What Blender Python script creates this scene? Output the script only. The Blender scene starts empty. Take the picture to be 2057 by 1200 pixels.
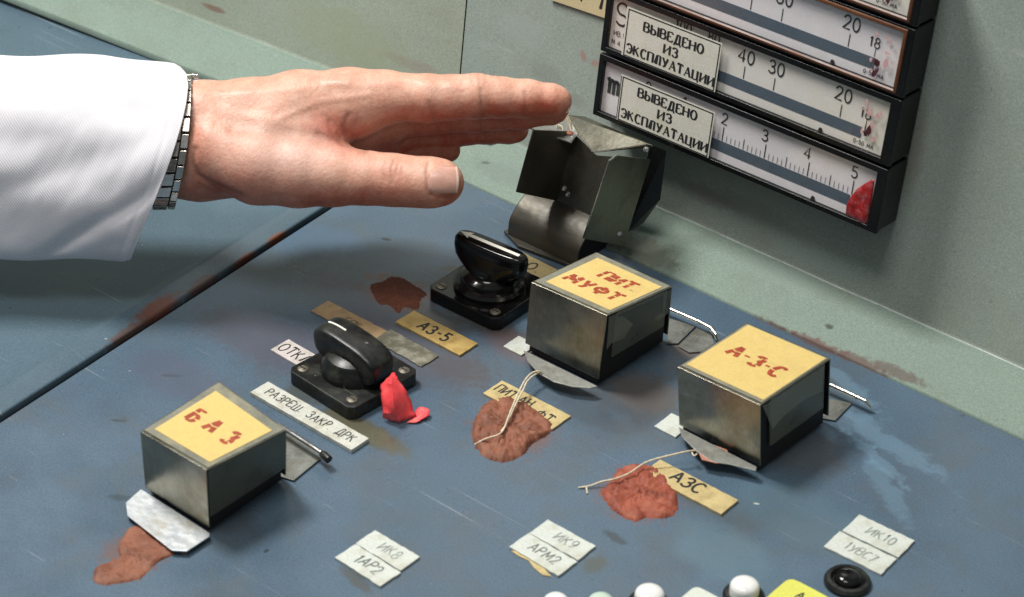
import bpy, math, random
import numpy as np
from mathutils import Vector, Matrix
random.seed(4); rng = np.random.default_rng(4)
MM = 0.001
scn = bpy.context.scene
C_ = bpy.context.collection
R = math.radians

# ------------------------------------------------------------------ camera
FPX = 4587.0
def cam_rot(a, b, g):
    ca, sa, cb, sb, cg, sg = math.cos(a), math.sin(a), math.cos(b), math.sin(b), math.cos(g), math.sin(g)
    Rz = np.array([[ca, -sa, 0], [sa, ca, 0], [0, 0, 1]])
    B = np.array([[1, 0, 0], [0, 0, -1], [0, 1, 0.]])
    return np.array([[cg, -sg, 0], [sg, cg, 0], [0, 0, 1]]) @ np.array([[1, 0, 0], [0, cb, -sb], [0, sb, cb]]) @ B @ Rz
RC = cam_rot(R(-38.07), R(33.67), R(2.59))
CP = np.array([565.6, -723.8, 641.2])
cam = bpy.data.cameras.new('camera'); camo = bpy.data.objects.new('camera', cam); C_.objects.link(camo)
Mx = Matrix([[RC[0][i], -RC[1][i], -RC[2][i], CP[i] * MM] for i in range(3)] + [[0, 0, 0, 1]])
camo.matrix_world = Mx
cam.sensor_width = 36; cam.lens = FPX / 2057 * 36
cam.clip_start = .05; cam.clip_end = 50
cam.dof.use_dof = True; cam.dof.focus_distance = 1.165; cam.dof.aperture_fstop = 16
scn.camera = camo

# ------------------------------------------------------------------ light
w = bpy.data.worlds.new('World'); scn.world = w; w.use_nodes = True
nt = w.node_tree; bg = nt.nodes['Background']
geo = nt.nodes.new('ShaderNodeTexCoord'); sep = nt.nodes.new('ShaderNodeSeparateXYZ'); rp = nt.nodes.new('ShaderNodeValToRGB')
nt.links.new(geo.outputs['Generated'], sep.inputs[0])
mr = nt.nodes.new('ShaderNodeMapRange'); mr.inputs[1].default_value = -1; mr.inputs[2].default_value = 1
nt.links.new(sep.outputs['Z'], mr.inputs[0]); nt.links.new(mr.outputs[0], rp.inputs[0]); nt.links.new(rp.outputs[0], bg.inputs['Color'])
e = rp.color_ramp.elements
e[0].position = .45; e[0].color = (.035, .036, .034, 1); e[1].position = .8; e[1].color = (.62, .66, .68, 1)
bg.inputs['Strength'].default_value = .42

def area(name, loc, target, sx, sy, power, col):
    l = bpy.data.lights.new(name, 'AREA'); l.shape = 'RECTANGLE'; l.size = sx; l.size_y = sy; l.energy = power; l.color = col
    o = bpy.data.objects.new(name, l); C_.objects.link(o); o.location = loc
    o.rotation_euler = (Vector(target) - Vector(loc)).to_track_quat('-Z', 'Y').to_euler()
    return o
area('ceiling_lamp', (-.62, -.16, 1.40), (0, 0, 0), .34, .34, 26, (1, .97, .93))
area('room_lamp', (.10, -.62, 1.70), (0, 0, .05), .6, .35, 11, (1, .95, .9))
scn.view_settings.view_transform = 'Standard'; scn.view_settings.look = 'None'
scn.view_settings.exposure = 0; scn.view_settings.gamma = 1
scn.render.engine = 'CYCLES'

# ------------------------------------------------------------------ helpers
def ray(x, y): return RC.T @ np.array([(x - 1028.5) / FPX, (y - 600) / FPX, 1.])
def hit(x, y, n=(0, 0, 1), p=(0, 0, 0)):
    d = ray(x, y); n = np.array(n, float)
    return CP + (np.dot(n, np.array(p, float) - CP) / np.dot(n, d)) * d
def D(x, y, z=0): return hit(x, y, p=(0, 0, z))          # point on the desk (or at a height above it)
D0 = 1118.
def depth_pt(u, v, w_=0, d0=D0):
    """camera-frame point (mm) near the arm: w_ pixels towards the viewer"""
    d = d0 - w_ * .2507
    return np.array([(u - 1028.5) / FPX * d, (v - 600) / FPX * d, d])
def cam2world(P): return CP + np.asarray(P) @ RC

class MB:
    def __init__(s): s.v = []; s.f = []; s.m = []
    def add(s, vs, fs, mi=0):
        o = len(s.v); s.v += [tuple(map(float, p)) for p in vs]; s.f += [tuple(i + o for i in f) for f in fs]; s.m += [mi] * len(fs)
        return s
    def box(s, x0, x1, y0, y1, z0, z1, mi=0):
        vs = [(x, y, z) for z in (z0, z1) for y in (y0, y1) for x in (x0, x1)]
        return s.add(vs, [(0, 2, 3, 1), (4, 5, 7, 6), (0, 1, 5, 4), (1, 3, 7, 5), (3, 2, 6, 7), (2, 0, 4, 6)], mi)
    def hexa(s, b, t, mi=0):
        """b, t: four bottom and four top corners, both counter-clockwise seen from above"""
        return s.add(list(b) + list(t), [(3, 2, 1, 0), (4, 5, 6, 7)] + [(i, (i + 1) % 4, (i + 1) % 4 + 4, i + 4) for i in range(4)], mi)
    def prism(s, poly, z0, z1, mi=0):
        n = len(poly)
        b = [(p[0], p[1], z0 + (p[2] if len(p) > 2 else 0)) for p in poly]; t = [(p[0], p[1], z1 + (p[2] if len(p) > 2 else 0)) for p in poly]
        return s.add(b + t, [tuple(range(n))[::-1], tuple(range(n, 2 * n))] + [(i, (i + 1) % n, (i + 1) % n + n, i + n) for i in range(n)], mi)
    def loft(s, rings, cap=True, mi=0, closed=True):
        n = len(rings[0]); vs = [p for r in rings for p in r]; fs = []
        for k in range(len(rings) - 1):
            for i in range(n if closed else n - 1):
                j = (i + 1) % n; fs.append((k * n + i, k * n + j, (k + 1) * n + j, (k + 1) * n + i))
        if cap: fs += [tuple(range(n))[::-1], tuple(range((len(rings) - 1) * n, len(rings) * n))]
        return s.add(vs, fs, mi)
    def lathe(s, prof, cx=0, cy=0, n=40, mi=0):
        return s.loft([[(cx + r * math.cos(2 * math.pi * i / n), cy + r * math.sin(2 * math.pi * i / n), z) for i in range(n)] for r, z in prof], True, mi)
    def tube(s, pts, r, n=10, mi=0):
        P = [Vector(p) for p in pts]; rings = []
        up = Vector((0.13, .21, 1))
        for i, p in enumerate(P):
            t = (P[min(i + 1, len(P) - 1)] - P[max(i - 1, 0)]).normalized()
            a = t.cross(up).normalized(); b = a.cross(t)
            rr = r[i] if isinstance(r, (list, tuple)) else r
            rings.append([tuple(p + a * rr * math.cos(q * 2 * math.pi / n) + b * rr * math.sin(q * 2 * math.pi / n)) for q in range(n)])
        return s.loft(rings, True, mi)
    def build(s, name, mats, parent=None, smooth=False, angle=35, bevel=0, seg=2, solid=0, recalc=True, origin=None):
        me = bpy.data.meshes.new(name)
        o0 = np.zeros(3) if origin is None else np.array(origin)
        me.from_pydata([tuple((np.array(p) - o0) * MM) for p in s.v], [], s.f)
        if not isinstance(mats, (list, tuple)): mats = [mats]
        for m in mats: me.materials.append(m)
        me.polygons.foreach_set('material_index', s.m)
        if recalc:
            import bmesh
            bm = bmesh.new(); bm.from_mesh(me); bmesh.ops.recalc_face_normals(bm, faces=bm.faces); bm.to_mesh(me); bm.free()
        o = bpy.data.objects.new(name, me); C_.objects.link(o)
        if origin is not None: o.location = o0 * MM
        if parent is not None: o.parent = parent
        if smooth or bevel:
            me.polygons.foreach_set('use_smooth', [True] * len(me.polygons)); me.set_sharp_from_angle(angle=R(angle))
        if solid:
            m = o.modifiers.new('solid', 'SOLIDIFY'); m.thickness = solid * MM; m.offset = 0
        if bevel:
            m = o.modifiers.new('bevel', 'BEVEL'); m.width = bevel * MM; m.segments = seg; m.limit_method = 'ANGLE'; m.angle_limit = R(30); m.harden_normals = True
        return o

def thing(name, label, cat, loc=(0, 0, 0), rz=0, group=None):
    o = bpy.data.objects.new(name, None); C_.objects.link(o); o.empty_display_size = .01
    o.location = tuple(c * MM for c in loc); o.rotation_euler = (0, 0, R(rz))
    return tag(o, label, cat, group)
def tag(o, label, cat, group=None):
    o['label'] = label; o['category'] = cat
    if group: o['group'] = group
    return o

# ------------------------------------------------------------------ materials
def mat(name, col, rough=.5, metal=0, var=.12, vs=60, bump=.0, bs=400, grain=.10, gs=1400, stretch=None, coat=0, sss=0, dirt=None, spec=.5, rvar=.1, emit=None):
    """procedural surface: colour mottled at two scales, uneven gloss, fine relief"""
    m = bpy.data.materials.new(name); m.use_nodes = True; nt = m.node_tree; N = nt.nodes; L = nt.links; b = N['Principled BSDF']
    tc = N.new('ShaderNodeTexCoord'); mp = N.new('ShaderNodeMapping'); L.new(tc.outputs['Object'], mp.inputs[0])
    if stretch: mp.inputs['Scale'].default_value = stretch
    n1 = N.new('ShaderNodeTexNoise'); n1.inputs['Scale'].default_value = vs; n1.inputs['Detail'].default_value = 6; n1.inputs['Roughness'].default_value = .62
    n2 = N.new('ShaderNodeTexNoise'); n2.inputs['Scale'].default_value = gs; n2.inputs['Detail'].default_value = 2
    L.new(mp.outputs[0], n1.inputs[0]); L.new(mp.outputs[0], n2.inputs[0])
    def rng_(n, lo, hi):
        r = N.new('ShaderNodeMapRange'); r.inputs[1].default_value = .3; r.inputs[2].default_value = .7; r.inputs[3].default_value = lo; r.inputs[4].default_value = hi
        L.new(n.outputs['Fac'], r.inputs[0]); return r
    a = rng_(n1, 1 - var, 1 + var); g = rng_(n2, 1 - grain, 1 + grain)
    mu = N.new('ShaderNodeMath'); mu.operation = 'MULTIPLY'; L.new(a.outputs[0], mu.inputs[0]); L.new(g.outputs[0], mu.inputs[1])
    vm = N.new('ShaderNodeVectorMath'); vm.operation = 'SCALE'; vm.inputs[0].default_value = col; L.new(mu.outputs[0], vm.inputs['Scale'])
    out = vm.outputs[0]
    if dirt:
        dc, amt, ds = dirt
        n3 = N.new('ShaderNodeTexNoise'); n3.inputs['Scale'].default_value = ds; n3.inputs['Detail'].default_value = 8; n3.inputs['Roughness'].default_value = .7
        L.new(tc.outputs['Object'], n3.inputs[0])
        r = N.new('ShaderNodeMapRange'); r.inputs[1].default_value = .48; r.inputs[2].default_value = .72; r.inputs[3].default_value = 0; r.inputs[4].default_value = amt
        L.new(n3.outputs['Fac'], r.inputs[0])
        mx = N.new('ShaderNodeMix'); mx.data_type = 'RGBA'; L.new(r.outputs[0], mx.inputs[0]); L.new(out, mx.inputs[6]); mx.inputs[7].default_value = (*dc, 1); out = mx.outputs[2]
    L.new(out, b.inputs['Base Color'])
    rr = rng_(n1, max(rough - rvar, .03), min(rough + rvar, 1)); L.new(rr.outputs[0], b.inputs['Roughness'])
    b.inputs['Metallic'].default_value = metal; b.inputs['Specular IOR Level'].default_value = spec
    if coat: b.inputs['Coat Weight'].default_value = coat; b.inputs['Coat Roughness'].default_value = .08
    if sss: b.inputs['Subsurface Weight'].default_value = sss; b.inputs['Subsurface Radius'].default_value = (.003, .001, .0006); b.inputs['Subsurface Scale'].default_value = 1
    if bump:
        nb = N.new('ShaderNodeTexNoise'); nb.inputs['Scale'].default_value = bs; nb.inputs['Detail'].default_value = 5; L.new(mp.outputs[0], nb.inputs[0])
        bp = N.new('ShaderNodeBump'); bp.inputs['Strength'].default_value = bump; bp.inputs['Distance'].default_value = .0004; L.new(nb.outputs['Fac'], bp.inputs['Height']); L.new(bp.outputs[0], b.inputs['Normal'])
    m['out'] = 0
    return m
def spots(m, items, plane='xy'):
    """worn, stained or painted-light patches of a surface, at their places (mm): x, y, rx, ry, angle, colour, strength, raggedness, noise scale"""
    nt = m.node_tree; N = nt.nodes; L = nt.links; b = N['Principled BSDF']
    cur = b.inputs['Base Color'].links[0].from_socket
    tc = N.new('ShaderNodeTexCoord'); nz = {}
    for (x, y, rx, ry, an, col, st, rag, ns) in items:
        mp = N.new('ShaderNodeMapping'); mp.vector_type = 'TEXTURE'
        if plane == 'xy': mp.inputs['Location'].default_value = (x * MM, y * MM, 0); mp.inputs['Rotation'].default_value = (0, 0, R(an)); mp.inputs['Scale'].default_value = (rx * MM, ry * MM, 1)
        else: mp.inputs['Location'].default_value = (x * MM, 0, y * MM); mp.inputs['Rotation'].default_value = (0, R(-an), 0); mp.inputs['Scale'].default_value = (rx * MM, 1, ry * MM)
        L.new(tc.outputs['Object'], mp.inputs[0])
        ln = N.new('ShaderNodeVectorMath'); ln.operation = 'LENGTH'; L.new(mp.outputs[0], ln.inputs[0])
        if ns not in nz:
            n = N.new('ShaderNodeTexNoise'); n.inputs['Scale'].default_value = ns; n.inputs['Detail'].default_value = 7; n.inputs['Roughness'].default_value = .68; L.new(tc.outputs['Object'], n.inputs[0]); nz[ns] = n
        ma = N.new('ShaderNodeMath'); ma.operation = 'MULTIPLY_ADD'; ma.inputs[1].default_value = rag; L.new(nz[ns].outputs['Fac'], ma.inputs[0]); L.new(ln.outputs['Value'], ma.inputs[2])
        r = N.new('ShaderNodeMapRange'); r.interpolation_type = 'SMOOTHSTEP'
        r.inputs[1].default_value = .45 + rag * .5; r.inputs[2].default_value = 1.0 + rag * .5; r.inputs[3].default_value = st; r.inputs[4].default_value = 0
        L.new(ma.outputs[0], r.inputs[0])
        mx = N.new('ShaderNodeMix'); mx.data_type = 'RGBA'; L.new(r.outputs[0], mx.inputs[0]); L.new(cur, mx.inputs[6]); mx.inputs[7].default_value = (*col, 1); cur = mx.outputs[2]
    L.new(cur, b.inputs['Base Color'])
    return m

def wear(m, sc=(.62, .66, .66), amt=.35, dents=0, specks=.5):
    """fine scratches in two directions, dark specks, and optional shallow dents"""
    nt = m.node_tree; N = nt.nodes; L = nt.links; b = N['Principled BSDF']; cur = b.inputs['Base Color'].links[0].from_socket
    tc = N.new('ShaderNodeTexCoord')
    for an, scl, th in ((28, (9, 520, 60), .70), (-52, (14, 700, 60), .715), (5, (6, 380, 60), .72)):
        mp = N.new('ShaderNodeMapping'); mp.inputs['Rotation'].default_value = (0, 0, R(an)); mp.inputs['Scale'].default_value = scl; L.new(tc.outputs['Object'], mp.inputs[0])
        n = N.new('ShaderNodeTexNoise'); n.inputs['Scale'].default_value = 1; n.inputs['Detail'].default_value = 3; L.new(mp.outputs[0], n.inputs[0])
        r = N.new('ShaderNodeMapRange'); r.inputs[1].default_value = th; r.inputs[2].default_value = th + .05; r.inputs[3].default_value = 0; r.inputs[4].default_value = amt; L.new(n.outputs['Fac'], r.inputs[0])
        mx = N.new('ShaderNodeMix'); mx.data_type = 'RGBA'; L.new(r.outputs[0], mx.inputs[0]); L.new(cur, mx.inputs[6]); mx.inputs[7].default_value = (*sc, 1); cur = mx.outputs[2]
    for sc_, th, cc in ((260, .735, (.03, .032, .03)), (330, .76, (.5, .5, .46)), (34, .66, (.075, .08, .07))):
        n = N.new('ShaderNodeTexNoise'); n.inputs['Scale'].default_value = sc_; n.inputs['Detail'].default_value = 2 if sc_ > 100 else 9; n.inputs['Roughness'].default_value = .5 if sc_ > 100 else .75; L.new(tc.outputs['Object'], n.inputs[0])
        r = N.new('ShaderNodeMapRange'); r.inputs[1].default_value = th; r.inputs[2].default_value = th + .03; r.inputs[3].default_value = 0; r.inputs[4].default_value = specks; L.new(n.outputs['Fac'], r.inputs[0])
        mx = N.new('ShaderNodeMix'); mx.data_type = 'RGBA'; L.new(r.outputs[0], mx.inputs[0]); L.new(cur, mx.inputs[6]); mx.inputs[7].default_value = (*cc, 1); cur = mx.outputs[2]
    L.new(cur, b.inputs['Base Color'])
    if dents:
        n = N.new('ShaderNodeTexNoise'); n.inputs['Scale'].default_value = 38; n.inputs['Detail'].default_value = 3; L.new(tc.outputs['Object'], n.inputs[0])
        bp = N.new('ShaderNodeBump'); bp.inputs['Strength'].default_value = dents; bp.inputs['Distance'].default_value = .003; L.new(n.outputs['Fac'], bp.inputs['Height'])
        nl = b.inputs['Normal'].links
        if nl: L.new(nl[0].from_socket, bp.inputs['Normal'])
        L.new(bp.outputs[0], b.inputs['Normal'])
    return m

M = {}
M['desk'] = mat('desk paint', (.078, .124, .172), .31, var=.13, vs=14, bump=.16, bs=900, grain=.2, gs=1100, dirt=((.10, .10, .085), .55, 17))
M['side'] = mat('side desk paint', (.078, .128, .165), .42, var=.1, vs=12, bump=.12, bs=900, grain=.16, gs=1100)
M['wall'] = mat('wall paint', (.27, .315, .28), .42, var=.1, vs=9, bump=.16, bs=900, grain=.16, gs=1100, dirt=((.26, .26, .19), .5, 11))
M['ledge'] = mat('ledge paint', (.21, .275, .23), .68, var=.08, vs=11, bump=.14, bs=900, grain=.16, gs=1100, spec=.2, dirt=((.16, .19, .15), .5, 20))
M['gap'] = mat('gap dirt', (.022, .014, .011), .9, grain=.3)
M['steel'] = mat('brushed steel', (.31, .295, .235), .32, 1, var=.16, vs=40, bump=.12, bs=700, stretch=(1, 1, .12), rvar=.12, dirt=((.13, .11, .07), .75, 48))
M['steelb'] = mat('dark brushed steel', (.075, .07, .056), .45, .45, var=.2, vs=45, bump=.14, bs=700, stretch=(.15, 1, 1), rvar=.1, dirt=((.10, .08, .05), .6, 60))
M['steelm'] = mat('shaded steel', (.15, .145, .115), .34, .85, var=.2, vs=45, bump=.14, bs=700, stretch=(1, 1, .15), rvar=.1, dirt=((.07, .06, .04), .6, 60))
M['edge'] = mat('bright steel edge', (.75, .76, .75), .25, 1, var=.08)
M['alu'] = mat('dull aluminium', (.62, .66, .68), .42, .55, var=.14, vs=90, bump=.35, bs=300, dirt=((.32, .27, .17), .8, 90))
M['leaf'] = mat('dirty hinge metal', (.20, .21, .19), .5, .5, var=.3, vs=90, bump=.4, dirt=((.10, .08, .05), .8, 110))
M['alu2'] = mat('grimy aluminium', (.36, .37, .34), .45, .5, var=.3, vs=90, bump=.4, dirt=((.12, .11, .08), .9, 90))
M['chrome'] = mat('chrome wire', (.72, .72, .70), .16, 1, var=.05)
M['black'] = mat('glossy black plastic', (.004, .004, .0045), .13, var=.3, bump=.02, bs=200, rvar=.05, dirt=((.012, .011, .009), .5, 120), spec=.35)
M['matte'] = mat('dusty black plastic', (.008, .009, .009), .36, var=.3, bump=.12, bs=500, rvar=.1, dirt=((.045, .048, .036), .8, 110), spec=.4)
M['rubber'] = mat('black gasket', (.005, .005, .005), .7, var=.2)
M['screw'] = mat('worn screw', (.17, .155, .12), .5, .5, var=.3, vs=400, bump=.5, bs=900)
M['sidepl'] = mat('taped side plate', (.105, .108, .08), .32, .15, var=.2, vs=70, dirt=((.10, .10, .065), .6, 70), spec=.35)
M['topgrey'] = mat('greyish tape film', (.19, .19, .15), .4, .0, var=.2, vs=90, dirt=((.36, .32, .2), .7, 110), spec=.35)
M['yellow'] = mat('yellow paper under film', (.68, .51, .18), .3, var=.09, vs=60, grain=.08, dirt=((.50, .36, .13), .8, 60), coat=.25)
M['red'] = mat('red stencil ink', (.33, .05, .018), .5, var=.25, vs=400)
M['tagwhite'] = mat('white plastic tag', (.60, .64, .59), .4, var=.08, vs=110, bump=.3, dirt=((.38, .37, .27), .8, 110))
M['razr'] = mat('greyish plastic tag', (.56, .57, .51), .4, var=.08, vs=120, bump=.3, dirt=((.34, .31, .22), .85, 150))
M['pale'] = mat('pale pinkish tag', (.58, .54, .52), .4, var=.08, vs=120, bump=.3, dirt=((.3, .26, .2), .8, 180))
M['brass'] = mat('yellowed plastic tag', (.47, .33, .115), .4, var=.14, vs=110, bump=.3, dirt=((.27, .17, .05), .8, 150))
M['sand'] = mat('sand coloured tag', (.55, .44, .21), .42, var=.1, vs=110, bump=.3, dirt=((.33, .25, .11), .7, 150))
M['brown'] = mat('brown stained tag', (.36, .245, .13), .45, var=.15, vs=90, bump=.4, dirt=((.16, .12, .07), .85, 110))
M['murky'] = mat('murky film strip', (.14, .135, .10), .25, var=.3, vs=110, bump=.6, bs=300, dirt=((.34, .33, .27), .9, 120))
M['ink'] = mat('black ink', (.02, .022, .024), .5, var=.3)
M['faint'] = mat('faded ink', (.26, .29, .26), .5, var=.5, vs=500)
M['fadebrown'] = mat('faded ink on brown', (.13, .09, .05), .5, var=.4, vs=500)
M['clay'] = mat('brown sealing clay', (.215, .082, .048), .62, var=.3, vs=70, bump=.55, bs=260, grain=.12, gs=900, dirt=((.34, .155, .095), .6, 160), spec=.3)
M['clayred'] = mat('reddish sealing clay', (.27, .068, .04), .62, var=.3, vs=70, bump=.6, bs=260, grain=.12, gs=900, dirt=((.46, .17, .1), .6, 160), spec=.3)
M['smear'] = mat('dried clay smear', (.15, .05, .03), .75, var=.35, vs=160, bump=1, bs=420, grain=.2, gs=900, spec=.3)
M['string'] = mat('seal string', (.66, .58, .42), .8, var=.15, vs=600, bump=.8, bs=1600)
M['paperred'] = mat('red paper', (.93, .07, .08), .5, var=.14, vs=200, bump=.3, dirt=((.97, .22, .20), .8, 70), sss=.0)
M['dial'] = mat('dial white', (.76, .735, .755), .25, var=.05, vs=25, grain=.05, dirt=((.66, .6, .58), .5, 22), coat=.4)
M['dialy'] = mat('aged dial white', (.76, .74, .69), .25, var=.05, vs=25, grain=.05, dirt=((.70, .62, .44), .5, 22), coat=.4)
M['band'] = mat('grey scale band', (.085, .115, .145), .3, var=.06, vs=60, grain=.12)
M['bezel'] = mat('black meter case', (.005, .006, .0065), .3, var=.2, rvar=.1, spec=.35)
M['bezelbrown'] = mat('brown meter rim', (.13, .045, .016), .42, .0, var=.25, vs=60, dirt=((.03, .015, .01), .9, 45))
M['sticker'] = mat('sticker paper', (.69, .68, .60), .5, var=.05, vs=40, dirt=((.57, .52, .36), .6, 60))
M['redpatch'] = mat('red varnish', (.30, .014, .016), .3, var=.4, vs=190, bump=.8, bs=300, dirt=((.5, .16, .17), .8, 260))
M['redfaint'] = mat('pink varnish trace', (.62, .38, .38), .4, var=.2, vs=200)
M['darkred'] = mat('dark varnish trace', (.08, .02, .03), .4, var=.5, vs=300)
M['button'] = mat('white lamp cap', (.80, .80, .77), .2, var=.03, coat=.4)
M['btn_grey'] = mat('pale grey key', (.62, .66, .58), .35, var=.05)
M['btn_yel'] = mat('yellow key', (.66, .66, .12), .35, var=.06)
M['btn_mint'] = mat('mint lamp cap', (.50, .62, .52), .3, var=.05)
M['cloth'] = None

for k_, a_, d_ in (('desk', .3, .12), ('side', .3, .12), ('wall', .16, .1), ('ledge', .2, .12), ('steel', .25, .14), ('steelm', .2, .15), ('alu', .3, .5), ('alu2', .3, .6), ('steelb', .2, .5), ('sidepl', .2, .3), ('matte', .12, 0), ('topgrey', .2, .3)): wear(M[k_], amt=a_, dents=d_, specks=.6 if k_ in ('desk', 'side') else .3)
# stains that belong to the paint, with painted sheen and arm shade among them
sheen_blue = (.19, .33, .45); blk = (.035, .042, .04); brn = (.13, .065, .038); drt = (.075, .075, .062)
sp = []
def spot(px, py, rx, ry, an, col, st=.8, rag=1.2, ns=220):
    P = D(px, py); sp.append((P[0], P[1], rx, ry, an, col, st, rag, ns))
for a in [(775, 481, 3.6, 1.6, 20, blk, .9), (345, 755, 7, 1.5, 40, blk, .75), (238, 845, 5, 1.2, 35, blk, .6), (1235, 1080, 9, 3, -5, blk, .65), (535, 1107, 1.2, 2, 0, blk, .9),
          (715, 1165, 14, 4, -10, drt, .7), (1195, 1135, 6, 9, 0, (.08, .09, .07), .7), (240, 1000, 7, 3, 30, blk, .5),
          (1660, 700, 30, 4, 2, (.10, .07, .065), .85), (1560, 655, 16, 3, 2, (.11, .08, .07), .6), (1790, 752, 24, 5, 2, (.13, .09, .08), .7),
          (1790, 890, 40, 9, -12, sheen_blue, .30, 2.4, 95), (1760, 920, 26, 5, -20, sheen_blue, .32, 3.4, 120), (1780, 980, 34, 7, -34, sheen_blue, .26, 2.2, 90), (1700, 770, 34, 6, -20, sheen_blue, .3, 2.6, 110), (1640, 850, 20, 5, -20, sheen_blue, .25, 3, 120), (1450, 1110, 34, 22, 0, (.11, .19, .235), .5, .7, 60), (1620, 1040, 50, 24, 0, (.10, .17, .21), .4, .6, 60), (1260, 800, 30, 24, 0, (.07, .06, .05), .5, 1.2, 90), (1600, 900, 30, 24, 0, (.08, .075, .07), .5, 1.2, 90), (960, 640, 34, 12, 0, (.06, .055, .045), .8, 1.2, 160), (720, 860, 30, 9, 0, (.07, .07, .045), .85, 1.2, 160), (610, 790, 14, 20, 0, (.06, .06, .045), .7, 1.2, 160), (820, 700, 26, 8, 0, (.06, .05, .04), .8, 1.2, 160), (460, 1040, 26, 12, 0, (.06, .07, .075), .5, 1.2, 120),  # blue patches: glossy sheen painted into the desk colour
          (795, 590, 25, 17, 0, (.15, .06, .038), .9, 2.2, 130), (1030, 868, 25, 24, 0, (.17, .08, .05), .6, 1.4, 160), (1285, 995, 24, 22, 0, (.20, .075, .05), .6, 1.5, 160), (270, 1110, 18, 20, 0, (.17, .08, .05), .6, 1.4, 160), (905, 540, 7, 4, 30, drt, .8), (880, 640, 24, 9, 0, drt, .75), (740, 870, 34, 9, 0, (.10, .095, .06), .8), (1050, 700, 30, 14, 0, (.15, .10, .095), .65), (1300, 790, 24, 20, 0, (.12, .10, .085), .6),
          (1180, 830, 26, 10, 0, (.07, .085, .10), .6), (930, 745, 20, 14, 10, (.10, .10, .10), .6), (1390, 700, 16, 12, 0, (.14, .11, .09), .8),
          (1520, 1012, 1.7, .8, 30, (.5, .52, .42), .9), (370, 1112, 2, 1.4, 0, (.4, .35, .28), .6), (1400, 1010, 30, 5, 0, (.08, .10, .11), .5),
          (560, 690, 60, 26, 10, (.085, .085, .11), .75), (820, 700, 60, 30, 0, (.09, .08, .09), .6), (360, 760, 40, 20, 0, (.09, .10, .14), .6), (700, 600, 40, 18, 0, (.08, .09, .12), .6), (620, 480, 46, 22, 20, (.085, .16, .26), .5, .5, 60), (1250, 560, 20, 3, 0, (.07, .08, .085), .7), (1060, 530, 26, 10, 0, (.075, .07, .055), .9)]:  # broad dark patches: arm shade painted in; blue patch: painted reflection
    spot(*a)
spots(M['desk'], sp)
sp = []
for a in [(561, 478, 11.7, 4.6, 94, (.22, .07, .025), .95), (496, 520, 13.0, 4.2, 94, (.20, .065, .025), .9), (406, 570, 15.6, 4.6, 94, (.10, .06, .05), .85), (316, 620, 20.8, 6.3, 94, (.15, .05, .03), .9),
          (261, 665, 18.2, 4.2, 94, (.10, .05, .035), .8), (300, 600, 2.4, 1.2, 10, (.24, .13, .12), .6)]:
    spot(*a)
for py_ in range(430, 1000, 18):
    px_ = 680 - (py_ - 410) / .645 - 9; spot(px_, py_, 9, 2.9, 94, (.05, .04, .042) if py_ % 54 else (.12, .045, .025), .8, 1.0)
spots(M['side'], sp)

# skin
def skin_mat():
    m = mat('skin', (1, 1, 1), .44, var=.09, vs=75, bump=.6, bs=520, grain=.11, gs=1300, sss=.14, spec=.4)
    nt = m.node_tree; N = nt.nodes; L = nt.links; b = N['Principled BSDF']
    at = N.new('ShaderNodeAttribute'); at.attribute_name = 'skin_tone'
    cur = b.inputs['Base Color'].links[0].from_socket
    mx = N.new('ShaderNodeMix'); mx.data_type = 'RGBA'; mx.blend_type = 'MULTIPLY'; mx.inputs[0].default_value = 1
    L.new(cur, mx.inputs[6]); L.new(at.outputs['Color'], mx.inputs[7]); L.new(mx.outputs[2], b.inputs['Base Color'])
    vo = N.new('ShaderNodeTexVoronoi'); vo.inputs['Scale'].default_value = 900; vo.feature = 'DISTANCE_TO_EDGE'
    tc = N.new('ShaderNodeTexCoord'); L.new(tc.outputs['Object'], vo.inputs['Vector'])
    bp0 = b.inputs['Normal'].links[0].from_node
    bp = N.new('ShaderNodeBump'); bp.inputs['Strength'].default_value = .25; bp.inputs['Distance'].default_value = .0003
    L.new(vo.outputs['Distance'], bp.inputs['Height']); L.new(bp0.outputs[0], bp.inputs['Normal']); L.new(bp.outputs[0], b.inputs['Normal'])
    return m
M['skin'] = skin_mat()
M['nail'] = mat('fingernail', (.60, .33, .26), .36, var=.1, vs=120, coat=.12, sss=.1)
def cloth_mat():
    m = mat('white twill', (.77, .76, .80), .85, var=.03, vs=60, bump=0, grain=.03)
    nt = m.node_tree; N = nt.nodes; L = nt.links; b = N['Principled BSDF']
    uv = N.new('ShaderNodeTexCoord'); wv = N.new('ShaderNodeTexWave'); wv.wave_type = 'BANDS'; wv.bands_direction = 'DIAGONAL'
    wv.inputs['Scale'].default_value = 330; wv.inputs['Distortion'].default_value = .8; wv.inputs['Detail'].default_value = 1
    L.new(uv.outputs['Object'], wv.inputs['Vector'])
    bp = N.new('ShaderNodeBump'); bp.inputs['Strength'].default_value = .4; bp.inputs['Distance'].default_value = .0003
    L.new(wv.outputs['Fac'], bp.inputs['Height']); L.new(bp.outputs[0], b.inputs['Normal'])
    b.inputs['Sheen Weight'].default_value = .2
    return m
M['cloth'] = cloth_mat()
def film_mat():
    m = bpy.data.materials.new('clear adhesive film'); m.use_nodes = True; nt = m.node_tree; N = nt.nodes; L = nt.links; b = N['Principled BSDF']
    b.inputs['Base Color'].default_value = (.42, .43, .33, 1); b.inputs['Roughness'].default_value = .28
    n = N.new('ShaderNodeTexNoise'); n.inputs['Scale'].default_value = 90; n.inputs['Detail'].default_value = 5
    r = N.new('ShaderNodeMapRange'); r.inputs[1].default_value = .3; r.inputs[2].default_value = .7; r.inputs[3].default_value = .18; r.inputs[4].default_value = .5
    L.new(n.outputs['Fac'], r.inputs[0]); L.new(r.outputs[0], b.inputs['Alpha'])
    return m
M['film'] = film_mat()
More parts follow.
